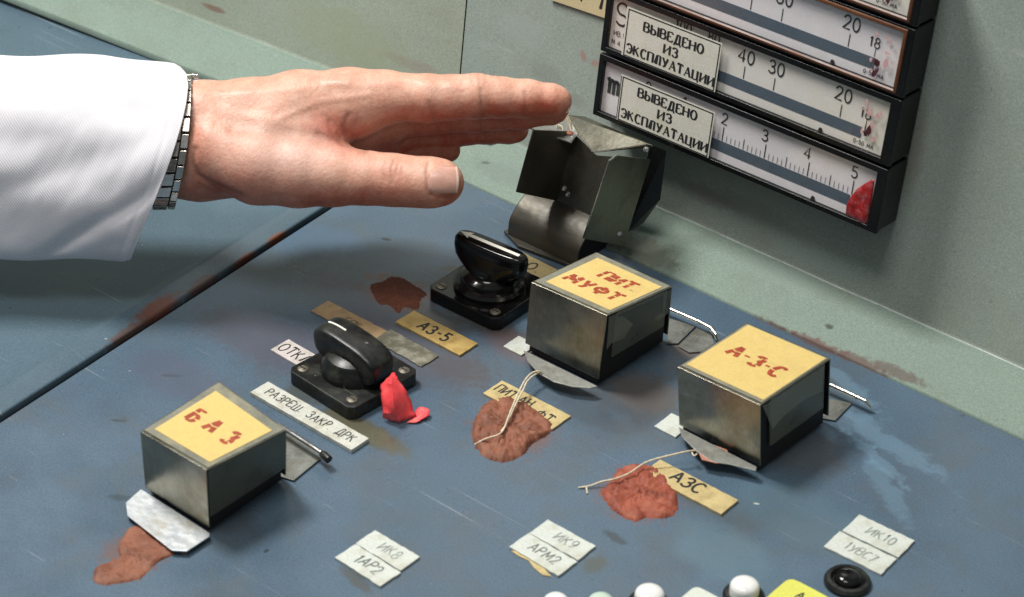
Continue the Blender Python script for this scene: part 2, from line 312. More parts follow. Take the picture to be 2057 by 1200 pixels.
def glass_mat():
    m = bpy.data.materials.new('meter glass'); m.use_nodes = True; nt = m.node_tree; N = nt.nodes; L = nt.links; N.remove(N['Principled BSDF'])
    t_ = N.new('ShaderNodeBsdfTransparent'); g_ = N.new('ShaderNodeBsdfGlossy'); g_.inputs['Roughness'].default_value = .12;  mx = N.new('ShaderNodeMixShader')
    mx.inputs[0].default_value = .04; L.new(t_.outputs[0], mx.inputs[1]); L.new(g_.outputs[0], mx.inputs[2]); L.new(mx.outputs[0], N['Material Output'].inputs[0])
    return m
M['glass'] = glass_mat()

# ------------------------------------------------------------------ lettering
def A(cx, cy, rx, ry, a0, a1, n=10): return [(cx + rx * math.cos(R(a0 + (a1 - a0) * i / n)), cy + ry * math.sin(R(a0 + (a1 - a0) * i / n))) for i in range(n + 1)]
G = {
 'В': (.62, [[(0, 0), (0, 1)], [(0, 1), (.3, 1)] + A(.3, .77, .25, .23, 90, -90)[1:] + [(0, .54)], [(0, .54), (.32, .54)] + A(.32, .27, .3, .27, 90, -90)[1:] + [(0, 0)]]),
 'Ы': (.86, [[(0, 1), (0, 0)], [(0, .56), (.25, .56)] + A(.25, .28, .27, .28, 90, -90)[1:] + [(0, 0)], [(.84, 0), (.84, 1)]]),
 'Е': (.55, [[(0, 0), (0, 1)], [(0, 1), (.52, 1), (.55, .82)], [(0, .53), (.38, .53)], [(0, 0), (.54, 0), (.58, .2)]]),
 'Д': (.72, [[(.12, .04), (.3, 1)], [(.3, 1), (.6, 1)], [(.6, 1), (.6, .04)], [(0, -.2), (.02, .02), (.72, .02), (.74, -.2)]]),
 'Н': (.66, [[(0, 0), (0, 1)], [(.64, 0), (.64, 1)], [(0, .52), (.64, .52)]]),
 'О': (.68, [A(.34, .5, .34, .5, 90, 450, 22)]),
 'И': (.68, [[(0, 1), (0, 0)], [(0, .08), (.64, .92)], [(.64, 1), (.64, 0)]]),
 'З': (.55, [[(.04, .8)] + A(.26, .76, .24, .24, 160, -80)[0:] + [(.2, .52)], [(.2, .52)] + A(.27, .27, .28, .27, 80, -160)]),
 'Э': (.62, [[(.03, .78)] + A(.28, .5, .33, .5, 140, -140, 16), [(.22, .5), (.6, .5)]]),
 'К': (.64, [[(0, 0), (0, 1)], [(.03, .48), (.55, 1)], [(.2, .6), (.62, 0)]]),
 'С': (.6, [A(.34, .5, .34, .5, 45, 315, 18)]),
 'П': (.66, [[(0, 0), (0, 1)], [(0, 1), (.64, 1)], [(.64, 1), (.64, 0)]]),
 'Л': (.66, [[(0, .05), (.1, .05), (.22, 1)], [(.22, 1), (.62, 1)], [(.62, 1), (.62, 0)]]),
 'У': (.64, [[(0, 1), (.33, .36)], [(.63, 1), (.28, .1), (.08, .02)]]),
 'А': (.7, [[(0, 0), (.34, 1)], [(.34, 1), (.68, 0)], [(.12, .34), (.56, .34)]]),
 'Т': (.62, [[(0, .86), (.02, 1), (.6, 1), (.62, .86)], [(.31, 1), (.31, 0)]]),
 'Ц': (.7, [[(0, 1), (0, .02)], [(0, .02), (.66, .02), (.7, -.2)], [(.6, 1), (.6, .02)]]),
 'Р': (.56, [[(0, 0), (0, 1)], [(0, 1), (.28, 1)] + A(.28, .75, .26, .25, 90, -90)[1:] + [(0, .5)]]),
 'Ш': (.86, [[(0, 1), (0, .02)], [(.42, 1), (.42, .02)], [(.84, 1), (.84, .02)], [(0, .02), (.84, .02)]]),
 'М': (.8, [[(0, 0), (.08, 1)], [(.08, 1), (.4, .25)], [(.4, .25), (.72, 1)], [(.72, 1), (.8, 0)]]),
 'Ф': (.8, [A(.4, .55, .38, .3, 90, 450, 20), [(.4, -.05), (.4, 1.05)]]),
 'Б': (.58, [[(.54, 1), (0, 1), (0, 0)], [(0, .56), (.28, .56)] + A(.28, .28, .27, .28, 90, -90)[1:] + [(0, 0)]]),
 'Г': (.5, [[(0, 0), (0, 1)], [(0, 1), (.5, 1)]]),
 'S': (.6, [A(.3, .74, .27, .26, 30, 270, 12) + A(.3, .25, .29, .25, 90, -150, 12)[1:]]),
 'm': (.95, [[(-.08, .98), (.06, 1.06), (.14, .9), (.14, 0)], [(.14, .8)] + A(.33, .82, .17, .2, 160, 0, 8) + [(.5, 0)], [(.5, .8)] + A(.69, .82, .17, .2, 160, 0, 8) + [(.86, .05)]]),
 'N': (.62, [[(0, 0), (0, 1)], [(0, 1), (.6, 0)], [(.6, 0), (.6, 1)]]),
 '1': (.34, [[(.02, .8), (.2, 1), (.2, 0)]]),
 '2': (.56, [[(.03, .75)] + A(.28, .74, .25, .26, 165, -35) + [(0, 0), (.56, 0)]]),
 '3': (.54, [[(.03, .82)] + A(.26, .76, .23, .24, 150, -80) + [(.18, .52)], [(.18, .52)] + A(.26, .27, .28, .27, 80, -155)]),
 '4': (.6, [[(.44, 0), (.44, 1), (0, .28), (.6, .28)]]),
 '5': (.54, [[(.5, 1), (.08, 1), (.05, .56)] + A(.25, .31, .28, .31, 120, -150, 12)]),
 '6': (.56, [[(.46, .97), (.16, .65)] + A(.28, .29, .27, .29, 150, 510, 18)]),
 '8': (.54, [A(.27, .76, .22, .24, -90, 270, 16), A(.27, .26, .27, .27, 90, 450, 16)]),
 '9': (.56, [A(.28, .71, .26, .29, 0, 360, 16) + [(.4, .3), (.14, 0)]]),
 '7': (.54, [[(0, 1), (.54, 1), (.18, 0)]]),
 '0': (.56, [A(.28, .5, .27, .5, 90, 450, 20)]),
 '-': (.45, [[(.04, .46), (.4, .46)]]), '.': (.2, [[(.05, .0), (.05, .09)]]), ' ': (.42, []), '/': (.3, [[(0, 0), (.3, 1)]]),
 '~': (.5, [[(0, .4), (.15, .6), (.3, .4), (.5, .65)]]),
}
def text_width(s, sp_=.22): return sum(G[c][0] + sp_ for c in s) - sp_
def letters(mb, s, org, ex, ey, h, width=.1, serif=False, shear=0, stencil=False, sp_=.22, xs=1., centre=True, wob=0, lift=.10, mi=0):
    """stroke lettering laid on a plane: org = middle (or start) of the baseline, ex/ey = reading and up directions, h = letter height in mm"""
    ex = np.array(ex, float); ey = np.array(ey, float); ex /= np.linalg.norm(ex); ey /= np.linalg.norm(ey); en = np.cross(ex, ey)
    x = -text_width(s, sp_) / 2 if centre else 0.
    k = 0
    for c in s:
        wd, strokes = G[c]; dy = random.uniform(-wob, wob); rr = random.uniform(-wob, wob)
        for st in strokes:
            pts = [(p[0] + x, p[1]) for p in st]
            pts = [(((a + rr * (b_ - .5)) + shear * b_) * xs, b_ + dy) for a, b_ in pts]
            pieces = [pts]
            if stencil:
                pieces = []
                # resample and cut in two with a gap
                L_ = [0]
                for a, b_ in zip(pts, pts[1:]): L_.append(L_[-1] + math.hypot(b_[0] - a[0], b_[1] - a[1]))
                T = L_[-1]
                def at(t):
                    for i in range(len(L_) - 1):
                        if t <= L_[i + 1] + 1e-9:
                            q = (t - L_[i]) / max(L_[i + 1] - L_[i], 1e-9); return (pts[i][0] + (pts[i + 1][0] - pts[i][0]) * q, pts[i][1] + (pts[i + 1][1] - pts[i][1]) * q)
                    return pts[-1]
                cuts = [(.02, T - .02)] if T < .85 else [(.02, T * .5 - .04), (T * .5 + .04, T - .02)]
                for a, b_ in cuts: pieces.append([at(a + (b_ - a) * i / 6) for i in range(7)])
            for pc in pieces:
                n = len(pc); W = []
                closed = n > 3 and math.hypot(pc[0][0] - pc[-1][0], pc[0][1] - pc[-1][1]) < 1e-6
                left = []; right = []
                for i in range(n):
                    if closed:
                        a = pc[i - 1] if i > 0 else pc[-2]; b_ = pc[i + 1] if i < n - 1 else pc[1]
                    else: a = pc[max(i - 1, 0)]; b_ = pc[min(i + 1, n - 1)]
                    tx, ty = b_[0] - a[0], b_[1] - a[1]; l = math.hypot(tx, ty) or 1; tx /= l; ty /= l
                    ww = width
                    if serif: ww = width * (.42 + .58 * abs(ty)) if not (tx * ty > 0 and abs(ty) < .97 and n == 2) else width * .4
                    if stencil: ww = width * (.62 + .5 * abs(ty))
                    mit = 1.
                    if 0 < i < n - 1 or closed:
                        p0 = pc[i - 1] if i > 0 else pc[-2]; d0 = (pc[i][0] - p0[0], pc[i][1] - p0[1]); l0 = math.hypot(*d0) or 1
                        cs = abs((d0[0] * tx + d0[1] * ty) / l0); mit = 1 / max(cs, .55)
                    ww *= mit
                    left.append((pc[i][0] - ty * ww / 2, pc[i][1] + tx * ww / 2)); right.append((pc[i][0] + ty * ww / 2, pc[i][1] - tx * ww / 2))
                k += 1; z = lift + .004 * (k % 7)
                vs = [np.array(org) + ex * h * p[0] + ey * h * p[1] + en * z for p in left + right]
                mb.add(vs, [(i, i + 1, n + i + 1, n + i) for i in range(n - 1)], mi)
                if serif and not closed:
                    for e0, e1 in ((pc[0], pc[1]), (pc[-1], pc[-2])):
                        if abs(e1[1] - e0[1]) > .9 * math.hypot(e1[0] - e0[0], e1[1] - e0[1]) and (e0[1] > .93 or abs(e0[1]) < .06) and n == 2:
                            k += 1; z = lift + .004 * (k % 7) + .03; sx = .14; sy = .028
                            yy = e0[1] + (-sy if e0[1] > .5 else sy)
                            q = [(e0[0] - sx, yy - sy), (e0[0] + sx, yy - sy), (e0[0] + sx, yy + sy), (e0[0] - sx, yy + sy)]
                            mb.add([np.array(org) + ex * h * a + ey * h * b_ + en * z for a, b_ in q], [(0, 1, 2, 3)], mi)
        x += wd + sp_
    return mb

# ------------------------------------------------------------------ setting: desk, side desk, ledge, wall
CR = (141., 12.)                       # crease between ledge and wall (y, z)
LEAN = R(5); SN, CN = math.sin(LEAN), math.cos(LEAN)
def wall_pt(x, v, y0=140.): return np.array([x, y0 + v * SN, v * CN])     # v = distance up the leaning plane
def edge_x(y): return -155. - (y - 41.2) * .0755
def struct(o): o['kind'] = 'structure'; return o
b = MB(); b.prism([(edge_x(-520), -520), (700, -520), (700, 104.7), (edge_x(104.7), 104.7)], -3, 0)
struct(b.build('control_desk', M['desk'], bevel=.5))
b = MB(); b.box(-1200, 760, -560, 160, -14, -12); struct(b.build('desk_underframe', M['gap']))
# side desk: narrow flat strip, folded down edge, then a surface dipping slightly away
def sidepoly(y, off): return edge_x(y) - off
gap = 4.4; rows = []
import itertools
ys = [-520, -300, -150, 0, 104.7]
prof = [(gap, -4), (gap, -.8), (gap + .5, -.1), (gap + 1.2, .15), (14.5, 1.9), (16.2, 2.2), (17.6, 1.7), (20, .7), (24, -.3), (700, -14.)]
rings = []
for y in ys: rings.append([(sidepoly(y, o) , y - (o - 19) * .0 , z) for o, z in prof])
b = MB(); b.loft(rings, cap=False, closed=False); struct(b.build('side_desk', M['side'], smooth=True, angle=60))
# ledge right and left of the seam, wall the same
XS = -157.; TH = R(4.4)
def turn(p):       # the left bay is turned towards the room about the seam
    x, y, z = p
    if x >= XS: return (x, y, z)
    dx = x - XS; return (XS + dx * math.cos(TH) - 0, y + dx * math.sin(TH), z)
def bay(x0, x1, nm):
    b = MB(); xs = [x0, x1]
    prof = [(104.9, -3.), (104.9, .5), (105.6, 1.1), (CR[0] - 3.2, CR[1] - .9), (CR[0] - 2.6, CR[1] - .1), (CR[0] - 1.9, CR[1] + .35), (CR[0] - 1.0, CR[1] + .3)]
    b.loft([[turn((x, y, z)) for y, z in prof] for x in xs], cap=False, closed=False)
    struct(b.build('sloped_ledge', M['ledge'], smooth=True, angle=60))
    b = MB(); v0 = CR[1] / CN
    prof = [wall_pt(0, v0 + dv)[1:] + np.array([-dy, 0]) for dv, dy in ((-.3, 1.2), (.5, .6), (1.6, 0), (420, 0))]
    b.loft([[turn((x, y, z)) for y, z in prof] for x in xs], cap=False, closed=False)
    struct(b.build('back_wall', M['wall'] if nm == 'r' else M['wall2'], smooth=True, angle=60))
M['wall2'] = mat('left wall paint', (.31, .35, .285), .4, var=.1, vs=7, bump=.16, bs=900, grain=.16, gs=1100, dirt=((.25, .27, .17), .6, 9))
bay(XS, 760, 'r'); bay(-1200, XS - .9, 'l')
b = MB(); b.tube([(x, CR[0] - 1.5 + .12 * math.sin(x * .05), CR[1] + .35 + .1 * math.sin(x * .11)) for x in range(-20, 761, 12)], .5, 8)  # added bead, its pale colour paints the highlight along the crease
struct(b.build('highlight_bead', mat('pale highlight bead paint', (.50, .56, .52), .3, var=.25, vs=120, dirt=((.16, .18, .16), .8, 60)), smooth=True))
b = MB(); b.box(XS - 6, XS + 4, 106, 190, -3, 380)
seam = MB(); seam.loft([[(XS - 8, 108, -3), (XS - 8, 143.5, 11), (XS - 8, 180, 418)], [(XS + 5, 108, -3), (XS + 5, 143.5, 11), (XS + 5, 180, 418)]], cap=False, closed=False)
struct(seam.build('seam_backing', M['gap']))
def wallspot(px, py, rx, rz, col, st=.7, ns=90):
    n = (0, -CN, SN); return hit(px, py, n, (0, 140, 0))
sp = []
def wspot(px, py, rx, rz, an, col, st=.6, rag=1.2, ns=150):
    P = wallspot(px, py, 0, 0, 0); sp.append((P[0], P[2], rx, rz, an, col, st, rag, ns))
rose = (.33, .16, .14); gr = (.20, .21, .19)
for a in [(1172, 112, 4.5, 2.2, -60, rose, .6), (1195, 128, 4, 2.5, 30, rose, .55), (1150, 200, 12, 5, 0, gr, .4), (1500, 420, 40, 9, 0, gr, .4), (1640, 520, 30, 8, 0, (.30, .36, .36), .35), (1420, 395, 26, 6, 0, (.19, .17, .15), .35), (1830, 300, 9, 30, 0, (.2, .2, .15), .5),
          (1050, 60, 26, 12, 0, (.32, .37, .36), .35), (1100, 150, 16, 8, 0, gr, .4), (1760, 330, 5, 8, 0, (.05, .05, .05), .5)]: wspot(*a)
spots(M['wall'], sp, 'xz'); sp = []
for a in [(465, 3, 12, 2.4, 0, (.20, .11, .08), .75), (395, 60, 30, 2.0, -6, gr, .6), (500, 90, 12, 1.4, -10, (.12, .14, .12), .8), (830, 125, 26, 5, 0, (.28, .2, .17), .4), (700, 60, 60, 22, 0, (.29, .33, .22), .5), (300, 40, 50, 9, 0, (.38, .40, .35), .4), (620, 120, 40, 3, -12, (.42, .46, .42), .6)]: wspot(*a)
spots(M['wall2'], sp, 'xz'); sp = []
for a in [(1330, 553, 12, 2.0, 5, blk, .75), (1400, 588, 16, 2.2, 0, blk, .75), (1460, 615, 14, 2.4, 0, (.09, .06, .05), .8), (1560, 655, 18, 4.5, 0, (.13, .08, .07), .85), (1640, 690, 24, 5.5, 0, (.14, .075, .065), .85), (1720, 722, 22, 4.5, 0, (.13, .08, .07), .8), (1665, 665, 3, 2, 0, blk, .8), (1800, 748, 20, 4, 0, (.12, .08, .07), .7),
          (993, 305, 4, 1.6, 60, blk, .85), (975, 330, 3, 1.4, 20, blk, .75), (1300, 500, 24, 12, 0, (.13, .13, .10), .6), (1560, 575, 30, 8, 0, (.23, .29, .26), .4), (1010, 350, 30, 8, 0, (.15, .19, .17), .4)]: P = D(a[0], a[1], 2 if a[1] > 540 else 5); sp.append((P[0], P[1], *a[2:], 1.6, 260))  # large brownish patch by the tipped cover: its cast shade, painted
spots(M['ledge'], sp)
# faint rosy rub marks on the wall
nt = M['wall'].node_tree

# ------------------------------------------------------------------ panel meters
FY = 120.                                              # plane of the meter fronts
EX = (1, 0, 0); EU = (0, SN, CN)
def fp(x, v, out=0.): return wall_pt(x, v, FY) + np.array([0, -CN, SN]) * out
def facequad(mb, x0, x1, v0, v1, out, mi=0, th=None):
    q = [fp(x0, v0, out), fp(x1, v0, out), fp(x1, v1, out), fp(x0, v1, out)]
    if th: 
        q2 = [fp(x0, v0, out - th), fp(x1, v0, out - th), fp(x1, v1, out - th), fp(x0, v1, out - th)]
        mb.hexa(q2, q, mi)
    else: mb.add(q, [(0, 1, 2, 3)], mi)
def ragged(cx, cv, rx, rv, n=16, j=.3): return [(cx + rx * math.cos(2 * math.pi * i / n) * (1 + random.uniform(-j, j)), cv + rv * math.sin(2 * math.pi * i / n) * (1 + random.uniform(-j, j))) for i in range(n)]
def meter(idx, label, rim, dialm):
    v0 = 61.2 + 36.0 * idx + (0.4 if idx else 0); v1 = v0 + 34.6
    base = fp(37, v0)
    t = thing('panel_meter', label, 'panel meter', (0, 0, 0), 0, 'stacked panel meters')
    t.location = tuple(base * MM)
    def bl(mb, nm, m, parent=t, **k):
        mb.v = [tuple(np.array(p) - base) for p in mb.v]; o = mb.build(nm, m, parent, **k); return o
    b = MB(); facequad(b, -50.6, 122.0, v0, v1, -2.0, th=17.5); bl(b, 'housing', M['bezel'], bevel=.9, seg=3)
    # rim: four mitred bars
    b = MB(); o0, o1, p0, p1 = -51.2, 122.6, v0 - .1, v1 + .1; i0, i1, q0, q1 = -47.6, 117.2, v0 + 3.0, v0 + 31.8
    out = [(o0, p0), (o1, p0), (o1, p1), (o0, p1)]; inn = [(i0, q0), (i1, q0), (i1, q1), (i0, q1)]
    vs = []
    for (x, v), z in [(c, -2.0) for c in out] + [(c, .6) for c in out] + [(c, 1.2) for c in inn] + [(c, -2.0) for c in inn]: vs.append(fp(x, v, z))
    fs = []
    for k in range(3):
        for i in range(4): j = (i + 1) % 4; fs.append((k * 4 + i, k * 4 + j, (k + 1) * 4 + j, (k + 1) * 4 + i))
    b.add(vs, fs); rm = bl(b, 'rim', M['bezel'], bevel=.45, seg=2)
    if idx > 1:
        b = MB(); vs = []
        for e_, z in ((1.9, .95), (1.6, 1.5), (.5, 1.75), (-.15, 1.1)):
            vs += [fp(i0 - e_, q0 - e_, z), fp(i1 + e_, q0 - e_, z), fp(i1 + e_, q1 + e_, z), fp(i0 - e_, q1 + e_, z)]
        b.add(vs, [(k * 4 + i, k * 4 + (i + 1) % 4, (k + 1) * 4 + (i + 1) % 4, (k + 1) * 4 + i) for k in range(3) for i in range(4)]); bl(b, 'brown_bead', rim, rm, smooth=True, angle=25)
    b = MB(); facequad(b, i0 - .3, i1 + .3, q0 - .3, q1 + .3, -1.3, th=.15); d = bl(b, 'dial', dialm)
    b = MB(); band1 = 107.2 if idx in (3,) else 104.0
    facequad(b, -18, band1 if idx != 0 else 104.3, v0 + 7.7, v0 + 13.6, -1.2); bl(b, 'scale_band', M['band'], d)
    b = MB()
    T = lambda s, x, v, h, wd=.1, **k: letters(b, s, fp(x, v, -1.2), EX, EU, h, wd * 1.22, **k)
    def tick(x, va, vb, w_): facequad(b, x - w_ / 2, x + w_ / 2, va, vb, -1.12)
    if idx == 0:
        for i in range(0, 51):
            val = i / 10.; x = -19.5 + (104.9 + 19.5) * val / 5.0 if False else 28.0 + (val - 2) * 25.4 + (val - 2) ** 2 * .07
            if x < -36: continue
            big = i % 10 == 0; mid = i % 5 == 0
            tick(x, v0 + 14.0, v0 + (21.6 if big else 19.6 if mid else 17.4), .55 if big else .4 if mid else .26)
        for s, x in (('2', 27.8), ('3', 52.2), ('4', 77.2), ('5', 104.4), ('1', 3), ('0', -20)): T(s, x, v0 + 23.1, 5.8, .105)
        T('m', -41.2, v0 + 14.2, 7.3, .24, xs=1.05, sp_=.1); T('А', -33.6, v0 + 13.2, 7.5, .2)
    else:
        for s, x in (('40', 34.6), ('30', 52.4), ('20', 91.0)) if idx == 1 else (('40', 32.6), ('30', 50.6), ('20', 88.6)) if idx == 2 else (('40', 33), ('30', 52), ('20', 88)):
            if idx == 2 and s == '30': s = '60'
            T(s, x, v0 + 22.7, 6.6, .105); tick(x, v0 + 14.2, v0 + 20.8, .5)
        if idx == 1:
            T('100', -4, v0 + 26.2, 5, .12); T('80', 14.6, v0 + 26.5, 5, .12)
        T('18', 104.4 if idx == 1 else 102.2, v0 + 18.6, 5.0, .1); tick(105.5 if idx == 1 else 103.2, v0 + 14, v0 + 18, .35)
        T('0-50 мА'.replace('м', 'М').upper(), 106 if idx == 1 else 104.5, v0 + 4.6, 2.0, .13, sp_=.25)
        T('S', -41.6, v0 + 16.5, 12, .075); T('ИВ.1', -42, v0 + 10.2, 2.6, .1); T('N 4', -43.3, v0 + 5.4, 2.4, .14)
    b_ = b; bl(b, 'scale_marks', M['ink'], d)
    b = MB(); x = 82. if idx else 84.5                       # little zero pin in the lower edge of the dial
    b.add([fp(*p, -.8) for p in ((x - 1.3, v0 + 3.4), (x + 1.3, v0 + 3.3), (x + .9, v0 + 5.0), (x - .6, v0 + 5.2))], [(0, 1, 2, 3)]); bl(b, 'zero_pin', M['gap'], d, solid=.3)
    b = MB(); facequad(b, i0 + .02, i1 - .02, q0 + .02, q1 - .02, .3); bl(b, 'glass', M['glass'])
    # red varnish seal across the corner
    if idx == 0:
        b = MB(); pl = [(104.2, 65.0), (103.8, 69.5), (105.6, 75), (108.0, 80.2), (111.5, 84.8), (114.6, 87.8), (116.4, 88.3), (116.8, 76), (116.6, 64.6), (113.6, 63.6), (108.6, 63.9)]
        pl = [(x_ + random.uniform(-.3, .3), v_ + random.uniform(-.2, .2)) for x_, v_ in pl]
        n = len(pl); c = (112.2, 73.5); rings = []
        for s_, h_ in ((1, .0), (.93, .9), (.6, 1.2), (.3, .9)):
            rings.append([tuple(fp(c[0] + (x_ - c[0]) * s_, c[1] + (v_ - c[1]) * s_, .30 + h_ * random.uniform(.6, 1.2))) for x_, v_ in pl])
        b.loft(rings); bl(b, 'varnish_seal', M['redpatch'], smooth=True, angle=70)
    else:
        b = MB(); ax = 106 if idx == 1 else 104.5
        for _ in range(9):
            q = ragged(ax + random.uniform(-2, 7), v0 + random.uniform(7, 27), random.uniform(.3, 1.6), random.uniform(.4, 2.2), 9, .5)
            b.add([fp(x_, v_, .46 - .01 * _) for x_, v_ in q], [tuple(range(9))], 0)
        for _ in range(6):
            q = ragged(ax + random.uniform(-.5, 3.0), v0 + random.uniform(6, 15), random.uniform(.4, 1.4), random.uniform(.7, 2.6), 9, .5)
            b.add([fp(x_, v_, .50 + .01 * _) for x_, v_ in q], [tuple(range(9))], 1)
        bl(b, 'varnish_traces', [M['redfaint'], M['darkred']], d, recalc=False)
    # paper sticker
    if idx in (0, 1):
        sx0, sx1, sv0, sv1 = ((-34.5, 22.5, 64.6, 89.1), (-36.2, 20.6, 100.4, 126.0))[idx]
        b = MB(); facequad(b, sx0 - 1.1, sx1 + .7, sv0 - .2, sv1 + .6, 1.5, th=.16); s = bl(b, 'paper_sticker', M['sticker'])
        b = MB(); z = 1.58; lw = .62
        for x0, x1, a0, a1, zz in ((sx0, sx1, sv0, sv0 + lw, 0), (sx0, sx1, sv1 - lw, sv1, 0), (sx0, sx0 + lw, sv0, sv1, .02), (sx1 - lw, sx1, sv0, sv1, .02)): facequad(b, x0, x1, a0, a1, z + zz)
        if idx == 0: facequad(b, sx0 - 1.0, sx0 - .6, sv0, sv1, z)
        cx = (sx0 + sx1) / 2
        for s_, v_, ww_ in (('ВЫВЕДЕНО', sv0 + 16.9, 36.5), ('ИЗ', sv0 + 9.6, 8.2), ('ЭКСПЛУАТАЦИИ', sv0 + 2.3, 54.)):
            h = 4.9; xs_ = ww_ / (text_width(s_, .28) * h)
            letters(b, s_, fp(cx + (.5 if s_ != 'ИЗ' else 0), v_, z - .1), EX, EU, h, .27, serif=True, sp_=.28, xs=xs_)
        bl(b, 'lettering', M['ink'], s, recalc=False)
    return t
meter(0, 'bottom meter of the stack with scale 2 to 5 and a dark red varnish blotch', M['bezel'], M['dial'])
meter(1, 'black-rimmed meter with scale 40 30 20 and a white paper sticker, second from bottom', M['bezel'], M['dialy'])
meter(2, 'brown-rimmed meter without sticker right above the stickered black ones', M['bezelbrown'], M['dial'])
meter(3, 'topmost meter, only its lower right corner inside the picture', M['bezelbrown'], M['dialy'])
# dark flange under the stack
b = MB(); q = [wall_pt(-56, 54.5, 139), wall_pt(118, 58.0, 139), wall_pt(118, 215, 139), wall_pt(-56, 215, 139)]
q2 = [p + np.array([0, -2.2, 0]) for p in q]; b.hexa(q, q2)
M['flange'] = mat('grey green flange paint', (.16, .205, .18), .4, var=.1)
tag(b.build('mounting_plate', M['flange'], bevel=.4, origin=wall_pt(35, 53)), 'flat grey-green mounting plate behind the stack of meters', 'mounting plate')
# cream strip on the wall beside the meters
b = MB(); q = [wall_pt(x, v, 139.6) for x, v in ((-100, 102.2), (-62, 104.0), (-62, 119), (-100, 118))]; b.hexa(q, [p + np.array([0, -.8, .07]) for p in q])
o = b.build('wall_label', M['sand'], bevel=.2, origin=q[0]); tag(o, 'cream lettered strip on the wall left of the meters, cut by the top edge', 'label strip')
o.data.materials[0] = mat('cream strip', (.66, .56, .33), .4, var=.05)
b = MB(); letters(b, 'Т Л', wall_pt(-73, 108.2, 138.8), EX, EU, 7, .16, sp_=.5); b.v = [tuple(np.array(p) - q[0]) for p in b.v]; b.build('lettering', M['ink'], o)

# ------------------------------------------------------------------ protective covers
def cover(label, top, H, bot, zb, words, pad, side, tongue, film, extra=None):
    """folded steel cap: top/bot = corners FL FR BR BL in mm"""
    FL, FR, BR, BL = [np.array([*p, H]) for p in top]; fl, fr, br, bl = [np.array([*p, zb]) for p in bot]
    base = np.array([(fl[0] + fr[0]) / 2, (fl[1] + bl[1]) / 2, 0])
    t = thing('protective_cover', label, 'metal cover', base, 0, 'metal caps over the desk buttons')
    def bd(mb, nm, m, parent=t, **k):
        mb.v = [tuple(np.array(p) - base) for p in mb.v]; return mb.build(nm, m, parent, **k)
    # shell: front, top and back are one folded sheet, left wall behind
    b = MB(); b.add([fl, fr, FR, FL, BR, BL, br, bl], [(0, 1, 2, 3), (3, 2, 4, 5), (5, 4, 6, 7), (0, 3, 5, 7)])
    sh = bd(b, 'shell', M['steel'], solid=.8, bevel=.55, seg=3)
    ins = np.array([-1.4, 0, 0]); 
    b = MB(); z0 = np.array([0, 0, -zb + 1.2])
    b.hexa([fl + z0 + [1.2, 1.2, 0], fr + z0 + [-1.6, 1.2, 0], br + z0 + [-1.6, -1.2, 0], bl + z0 + [1.2, -1.2, 0]], [FL + [1.2, 1.2, -.7], FR + [-1.5, 1.2, -.7], BR + [-1.5, -1.2, -.7], BL + [1.2, -1.2, -.7]]); bd(b, 'gasket', M['rubber'], bevel=.5)
    # side plate
    f0, f1, g0 = side
    def S(u, v, out=0.): 
        lo = fr + (br - fr) * u; hi = FR + (BR - FR) * u; return lo + (hi - lo) * v + np.array([out, 0, 0])
    b = MB(); qa = [S(f0, g0, -1.2), S(f1, g0, -1.2), S(f1, 1, -1.2), S(f0, 1, -1.2)]; qb = [S(f0, g0, .1), S(f1, g0, .1), S(f1, .985, .1), S(f0, .985, .1)]
    b.hexa(qa, qb); bd(b, 'side_plate', M['sidepl'], bevel=.4)
    # grey film over the top and the folded paper with the word
    def Tp(u, v, out=0.):
        lo = FL + (FR - FL) * u; hi = BL + (BR - BL) * u; return lo + (hi - lo) * v + np.array([0, 0, out])
    b = MB(); b.hexa([Tp(.015, .03, .42), Tp(.985, .03, .42), Tp(.985, .985, .42), Tp(.015, .985, .42)], [Tp(.015, .03, .55), Tp(.985, .03, .55), Tp(.985, .985, .55), Tp(.015, .985, .55)]); bd(b, 'film', M['topgrey'])
    u0, u1, v0, v1 = pad
    b = MB(); b.hexa([Tp(u0, v0, .56), Tp(u1, v0, .56), Tp(u1, v1, .56), Tp(u0, v1, .56)], [Tp(u0, v0, .75), Tp(u1, v0, .75), Tp(u1, v1, .75), Tp(u0, v1, .75)]); pl = bd(b, 'paper_label', M['yellow'])
    b = MB()
    for s_, u, v, h, xs_, sp_ in words:
        letters(b, s_, Tp(u, v, .72), FR - FL, (BL - FL), h * 1.12, .25, stencil=True, shear=.12, sp_=sp_, xs=xs_, wob=.02)
    bd(b, 'lettering', M['red'], pl, recalc=False)
    if film:
        b = MB(); b.add([S(u, v, .35 + .05 * i) for i, (u, v) in enumerate(film)], [tuple(range(len(film)))]); bd(b, 'adhesive_film', M['film'])
    if tongue:
        b = MB(); b.prism(tongue, 0, .7); bd(b, 'tongue', M['alu'] if 'БАЗ' in label else M['alu2'], bevel=.25)
    if extra: extra(t, base, bd)
    return t
# left cover, БАЗ
def n2(l, z): return [tuple(D(x, y, z)[:2]) for x, y in l]
def n3(l, z): return [(*D(x, y, z)[:2], z) for x, y in l]
def wire(pts, r=1.35, nm='hinge_pin', capx=None):
    def f(t, base, bd):
        b = MB(); b.tube(pts, r, 12); p = bd(b, nm, M['chrome'], smooth=True)
    return f
def ex_baz(t, base, bd):
    b = MB(); a = D(560, 855, 6); c = D(648, 912, 6); e_ = D(660, 921, 6)
    b.tube([a, c], 1.35, 14); hp = bd(b, 'hinge_pin', M['chrome'], smooth=True)
    b = MB(); b.tube([D(646, 911, 6), D(650, 914, 6), D(661, 924, 5.6)], [1.5, 2.0, 1.9], 14); bd(b, 'pin_tip', M['matte'], hp, smooth=True)
    b = MB(); b.prism(n2([(560, 860), (645, 920), (590, 965), (540, 950)], 1.2), .4, 1.2); bd(b, 'hinge_leaf', M['leaf'], bevel=.2)
